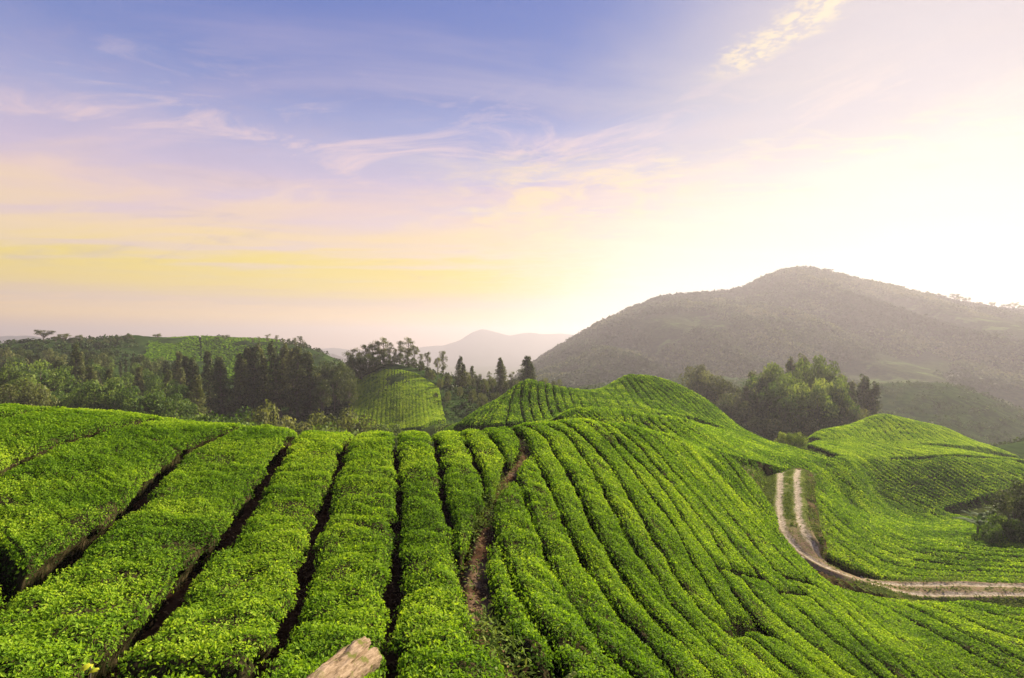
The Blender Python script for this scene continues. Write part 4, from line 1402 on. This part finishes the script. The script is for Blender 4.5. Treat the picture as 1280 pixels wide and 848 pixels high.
def scrub():
    n = 30000
    y = np.exp(rng.uniform(math.log(40), math.log(132), n))
    u = rng.uniform(-0.15, 1.15, n)
    x = u * y
    d = dist_poly(x, y, TRACK)
    keep = (d > 2.3) & (fbm(x * .4, y * .4) > 0.36)
    x, y = x[keep], y[keep]
    r = rng.uniform(0.15, 0.42, len(x))
    tint = np.clip(0.45 + (fbm(x * .2, y * .2) - .5) * 1.2, 0, 1)
    crowns("scrub", x, y, ground_z(x, y) + 0.05, r, tint, M_BROAD, 7, "low weedy scrub on the bare banks between the tea hills", 0.8, "scrub")


scrub()

# trees standing out on the mountain's right shoulder
for i, (b, d) in enumerate([(1173, 366), (1180, 368), (1193, 366), (1199, 369), (1208, 371), (1224, 376), (1240, 377), (1256, 379), (1267, 377), (1277, 380)]):
    Y = 925.0
    u = (b - 640) / 640
    x, y, z = mountain_z(np.array([u]), np.array([0.99]))
    h = max(-(d - 424) / 640 * y[0] - z[0] + 1, 9)
    cm, tm = protos('umbrella', M_OLIVE)[i % 4]
    root = empty("umbrella_tree", (x[0], y[0], z[0] - 1))
    root.scale = (h * 1.0, h * 1.0, h)
    root.rotation_euler = (0, 0, i * 1.3)
    tag(root, "lone skyline tree on the mountain's shoulder, {} from the left".format(ORD[i]), "tree", "skyline trees on the mountain shoulder")
    link("crown", cm, root)
    link("trunk", tm, root)

# ------------------------------------------------------------------ far tea field on the left ridge: rows too fine to count
def tea_field():
    P, Nn, T = [], [], []
    n = 26000
    y = rng.uniform(222, 318, n)
    px = rng.uniform(164, 350, n)
    lo = 172 + 26 * fbm(y * .06, y * 0)
    px = np.where(px < lo, lo + rng.uniform(0, 150, n), px)
    u = (px - 640) / 640
    row = np.sin((u * 640 * 0.9 + y * 0.02) * 2.2)
    keep = (row > -0.45) & (np.abs(px - 252 + (y - 270) * .05) > 1.2)
    px, y, u = px[keep], y[keep], u[keep]
    x = u * y
    z = ground_z(x, y) + 0.4
    m = len(x)
    scatter_cards("tea_field", np.column_stack([x, y, z]), np.tile([0, 0, 1.0], (m, 1)), rng.uniform(0.9, 1.6, m), np.clip(rng.normal(0.48, 0.12, m), 0, 1), M_TEA, 0.8, 0.5, 0.9,
                  label="pale green tea field high on the far left ridge", cat="tea field", kind="stuff")


tea_field()

# ------------------------------------------------------------------ foreground details
def _log(g, pos):
    tcx = g.new("ShaderNodeTexCoord").outputs['Object']
    mp_ = g.new("ShaderNodeMapping")
    mp_.inputs['Scale'].default_value = (13, 1.7, 13)
    g.link(tcx, mp_.inputs[0])
    fib = g.noise(mp_.outputs[0], 2.0, 10, 0.72)
    mott = g.noise(tcx, 5.0, 5, 0.6)
    wood_ = g.ramp(fib, [(0.34, (0.025, 0.017, 0.011)), (0.44, (0.17, 0.12, 0.08)), (0.58, (0.29, 0.215, 0.155)), (0.8, (0.38, 0.30, 0.235))])
    moss = g.mapr(mott, 0.54, 0.64)
    s = g.new("ShaderNodeSeparateXYZ")
    g.link(tcx, s.inputs[0])
    lowm = g.math('MULTIPLY', moss, g.mapr(s.outputs[1], 0.15, 0.75, 0.25, 1))
    return g.mix(lowm, wood_, (0.12, 0.125, 0.035)), 0.85, (fib, 1.0, 0.035)


M_LOG = simple("weathered_wood", _log)


def build_log():
    # a short weathered trunk lying on the tea, pointing away to the right
    A = np.array([(396 - 640) / 640 * 4.6, 4.6, 0.0])
    B = np.array([(455 - 640) / 640 * 5.75, 5.75, 0.0])
    A = A + (A - B) * 0.25
    A[2] = S(*A[:2]) + 0.08
    B[2] = S(*B[:2]) + 0.12
    L = np.linalg.norm(B - A)
    rg = np.random.default_rng(3)
    n, k = 90, 80
    V = []
    for i in range(n):
        t = i / (n - 1)
        th = np.linspace(0, 2 * np.pi, k, endpoint=False)
        end = np.clip((1 - t) / 0.045, 0, 1) ** 0.6 * np.clip(t / 0.03, 0.02, 1) ** 0.5
        ct, st = np.cos(th), np.sin(th)
        r = (0.172 + 0.03 * t) * (1 + 0.07 * np.cos(th * 2 + 0.5) + (fbm(ct * 1.6 + 4, st * 1.6, np.full(k, t * 4)) - 0.5) * 0.55
                                  + (fbm(ct * 7 + 1, st * 7, np.full(k, t * 5), oct=3) - 0.5) * 0.16)
        crack = np.exp(-((np.angle(np.exp(1j * (th - 1.75 - 0.5 * t)))) / 0.09) ** 2) * sstep(0.25, 0.45, t) * sstep(0.93, 0.8, t) * 0.11
        crack2 = np.exp(-((np.angle(np.exp(1j * (th - 0.9)))) / 0.06) ** 2) * sstep(0.5, 0.65, t) * 0.09
        r = (r - crack - crack2) * max(end, 0.02)
        jag = (fbm(ct * 3 + 9, st * 3, oct=3) - 0.5) * 0.10 * sstep(0.7, 1.0, t)
        V.append(np.stack([ct * r, t * L + jag, st * r], 1))
    V = np.concatenate(V)
    i, j = np.meshgrid(np.arange(n - 1), np.arange(k), indexing='ij')
    j2 = (j + 1) % k
    F = np.stack([(i * k + j).ravel(), (i * k + j2).ravel(), ((i + 1) * k + j2).ravel(), ((i + 1) * k + j).ravel()], 1)
    me = mesh_from("log", V, [F[:, ::-1], np.arange(k)[None, ::-1], (np.arange(k) + (n - 1) * k)[None]], [M_LOG], smooth_faces=np.ones(len(F) + 2))
    o = link("log", me)
    o.location = A
    o.rotation_euler = Vector(B - A).to_track_quat('Y', 'Z').to_euler()
    tag(o, "weathered mossy log lying on the tea at the bottom edge", "log")


build_log()


def stone(b, d, label, r, Y=None, name="stone", shade=(0.42, 0.38, 0.32)):
    x, y = locate(b, d, 3.6, NEAR_MAX) if Y is None else ((b - 640) / 640 * Y, Y)
    rg = np.random.default_rng(int(b * 3 + d))
    n, k = 16, 24
    th, ph = np.meshgrid(np.linspace(0.02, np.pi - 0.02, n), np.linspace(0, 2 * np.pi, k, endpoint=False), indexing='ij')
    dd = np.stack([np.sin(th) * np.cos(ph), np.sin(th) * np.sin(ph), np.cos(th)], -1)
    q = dd.reshape(-1, 3)
    rad = r * (0.75 + 0.6 * fbm(q[:, 0] * 1.4 + b, q[:, 1] * 1.4, q[:, 2] * 1.4 + 9, oct=4))
    V = q * rad[:, None] * np.array([1.25, 0.9, 0.8])
    i, j = np.meshgrid(np.arange(n - 1), np.arange(k), indexing='ij')
    j2 = (j + 1) % k
    F = np.stack([(i * k + j).ravel(), (i * k + j2).ravel(), ((i + 1) * k + j2).ravel(), ((i + 1) * k + j).ravel()], 1)
    o = link(name, mesh_from(name, V, [F[:, ::-1]], [M_STONE], smooth_faces=np.ones(len(F))))
    o.location = (x, y, float(ground_z(np.array([x]), np.array([y]))[0]) + r * 0.4)
    o.rotation_euler = (0.2, 0.1, rg.uniform(0, 6))
    tag(o, label, "stone")


M_STONE = simple("pale_stone", lambda g, pos: (g.ramp(g.noise(pos, 6, 6, 0.6), [(0.3, (0.22, 0.17, 0.12)), (0.6, (0.42, 0.37, 0.31)), (0.8, (0.5, 0.48, 0.44))]), 0.9, (g.noise(pos, 20, 5), 0.5, 0.02)))
stone(168, 634, "pale stone lying in the dark furrow of the left beds", 0.34)
stone(1002, 687, "flat white stone on the dirt track where its ruts join", 0.2)
stone(1077, 716, "grey stone under the far bank of the dirt track", 0.2)


def sprig(b, d, Y, label, mat, n, size, name="young_plant", hh=0.25):
    x = (b - 640) / 640 * Y
    z = -(d - 424) / 640 * Y
    root = empty(name, (x, Y, z - hh))
    tag(root, label, "plant")
    rg = np.random.default_rng(int(b))
    v, f = tube([(0, 0, -0.15), (0.01, 0, hh * 0.5), (0, 0.01, hh)], [0.008, 0.006, 0.003], 5)
    link("stem", mesh_from("stem", v, [f], [BARK]), root)
    parts = []
    for q in range(n):
        V, F = frond(rg, q * 2.4, size * rg.uniform(0.7, 1.1), size * 0.45, rg.uniform(0.2, 0.9))
        parts.append((V + np.array([0, 0, hh * (0.5 + 0.5 * q / n)]), F))
    v, f = join(parts)
    link("leaves", mesh_from("leaves", v, [f], [mat], None, {"tint": np.full(len(v), 0.85)}, np.ones(len(f))), root)


M_YELLOW = leaf_material("yellow_leaf", [(0, (0.3, 0.36, 0.02)), (1, (0.62, 0.62, 0.03))], 0.45)
sprig(112, 824, 5.25, "broad yellow-green leaves catching the light at the bottom left", M_YELLOW, 3, 0.17)
sprig(715, 838, 6.3, "small pale weed sprouting in the furrow at the bottom edge", M_BRIGHT, 6, 0.10)
sprig(610, 835, 5.9, "dark-leaved weed below the end of the bare path", M_BROAD, 9, 0.16)


def weeds():
    n = 2600
    i = rng.integers(0, len(BARE) - 1, n)
    c = BARE[i] + (BARE[i + 1] - BARE[i]) * rng.random((n, 1)) + rng.normal(0, 0.30, (n, 2))
    extra = trace([(610, 780), (625, 800), (645, 825), (610, 620), (628, 608), (600, 640)])
    j = rng.integers(0, len(extra), n)
    e = extra[j] + rng.normal(0, 0.35, (n, 2))
    xy = np.concatenate([c[fbm(c[:, 0] * 2.2, c[:, 1] * 2.2) > 0.52], e])
    z = ground_z(xy[:, 0], xy[:, 1]) + rng.random(len(xy)) ** 1.5 * 0.45
    m = len(xy)
    scatter_cards("weeds", np.column_stack([xy, z]), np.tile([0, 0, 1.0], (m, 1)), rng.uniform(0.05, 0.13, m), np.clip(rng.normal(0.45, 0.2, m), 0, 1), M_GRASS, 0.35, 0.8, 0.5,
                  label="pale weeds and grass growing along the bare path", cat="weeds", kind="stuff")


weeds()


def litter():
    n = 30000
    y = rng.uniform(4.6, 24, n)
    u = rng.uniform(-1.05, 0.6, n)
    x = u * y
    z = ground_z(x, y) + rng.random(n) ** 3 * 0.10 + 0.04
    v, f = leaf_cards(np.column_stack([x, y, z]), unit(rng.normal(0, 0.35, (n, 3)) + np.array([0, 0, 1.0])), rng.uniform(0.05, 0.11, n), 0.5, 0.5, 0.0)
    me = mesh_from("leaf_litter", v, [f], [M_LITTER], None, {"tint": np.repeat(rng.random(n), 4)})
    tag(link("leaf_litter", me), "dry fallen leaves on the soil between the near tea beds", "leaf litter", None, "stuff")


M_LITTER = leaf_material("dry_leaf", [(0, (0.05, 0.03, 0.015)), (0.5, (0.15, 0.09, 0.045)), (0.85, (0.26, 0.18, 0.09)), (1, (0.16, 0.2, 0.03))], 0.15, 0.8, 0.05)
litter()

# ------------------------------------------------------------------ haze
def build_haze():
    x0, x1, y0, y1, z0, z1 = -7000, 7000, -400, 7200, -200, 150
    v = np.array([(x, y, z) for x in (x0, x1) for y in (y0, y1) for z in (z0, z1)], float)
    f = np.array([(0, 1, 3, 2), (4, 6, 7, 5), (0, 4, 5, 1), (2, 3, 7, 6), (0, 2, 6, 4), (1, 5, 7, 3)])
    m, g = material("haze_air")
    o = g.new("ShaderNodeOutputMaterial")
    p = g.new("ShaderNodeVolumePrincipled")
    p.inputs['Color'].default_value = (0.56, 0.53, 0.62, 1)
    p.inputs['Density'].default_value = HAZE
    p.inputs['Anisotropy'].default_value = 0.35
    g.link(p.outputs[0], o.inputs['Volume'])
    me = mesh_from("haze", v, [f], [m])
    tag(link("haze", me), "morning haze filling the valley", None, None, "stuff")


HAZE = 0.00036
build_haze()
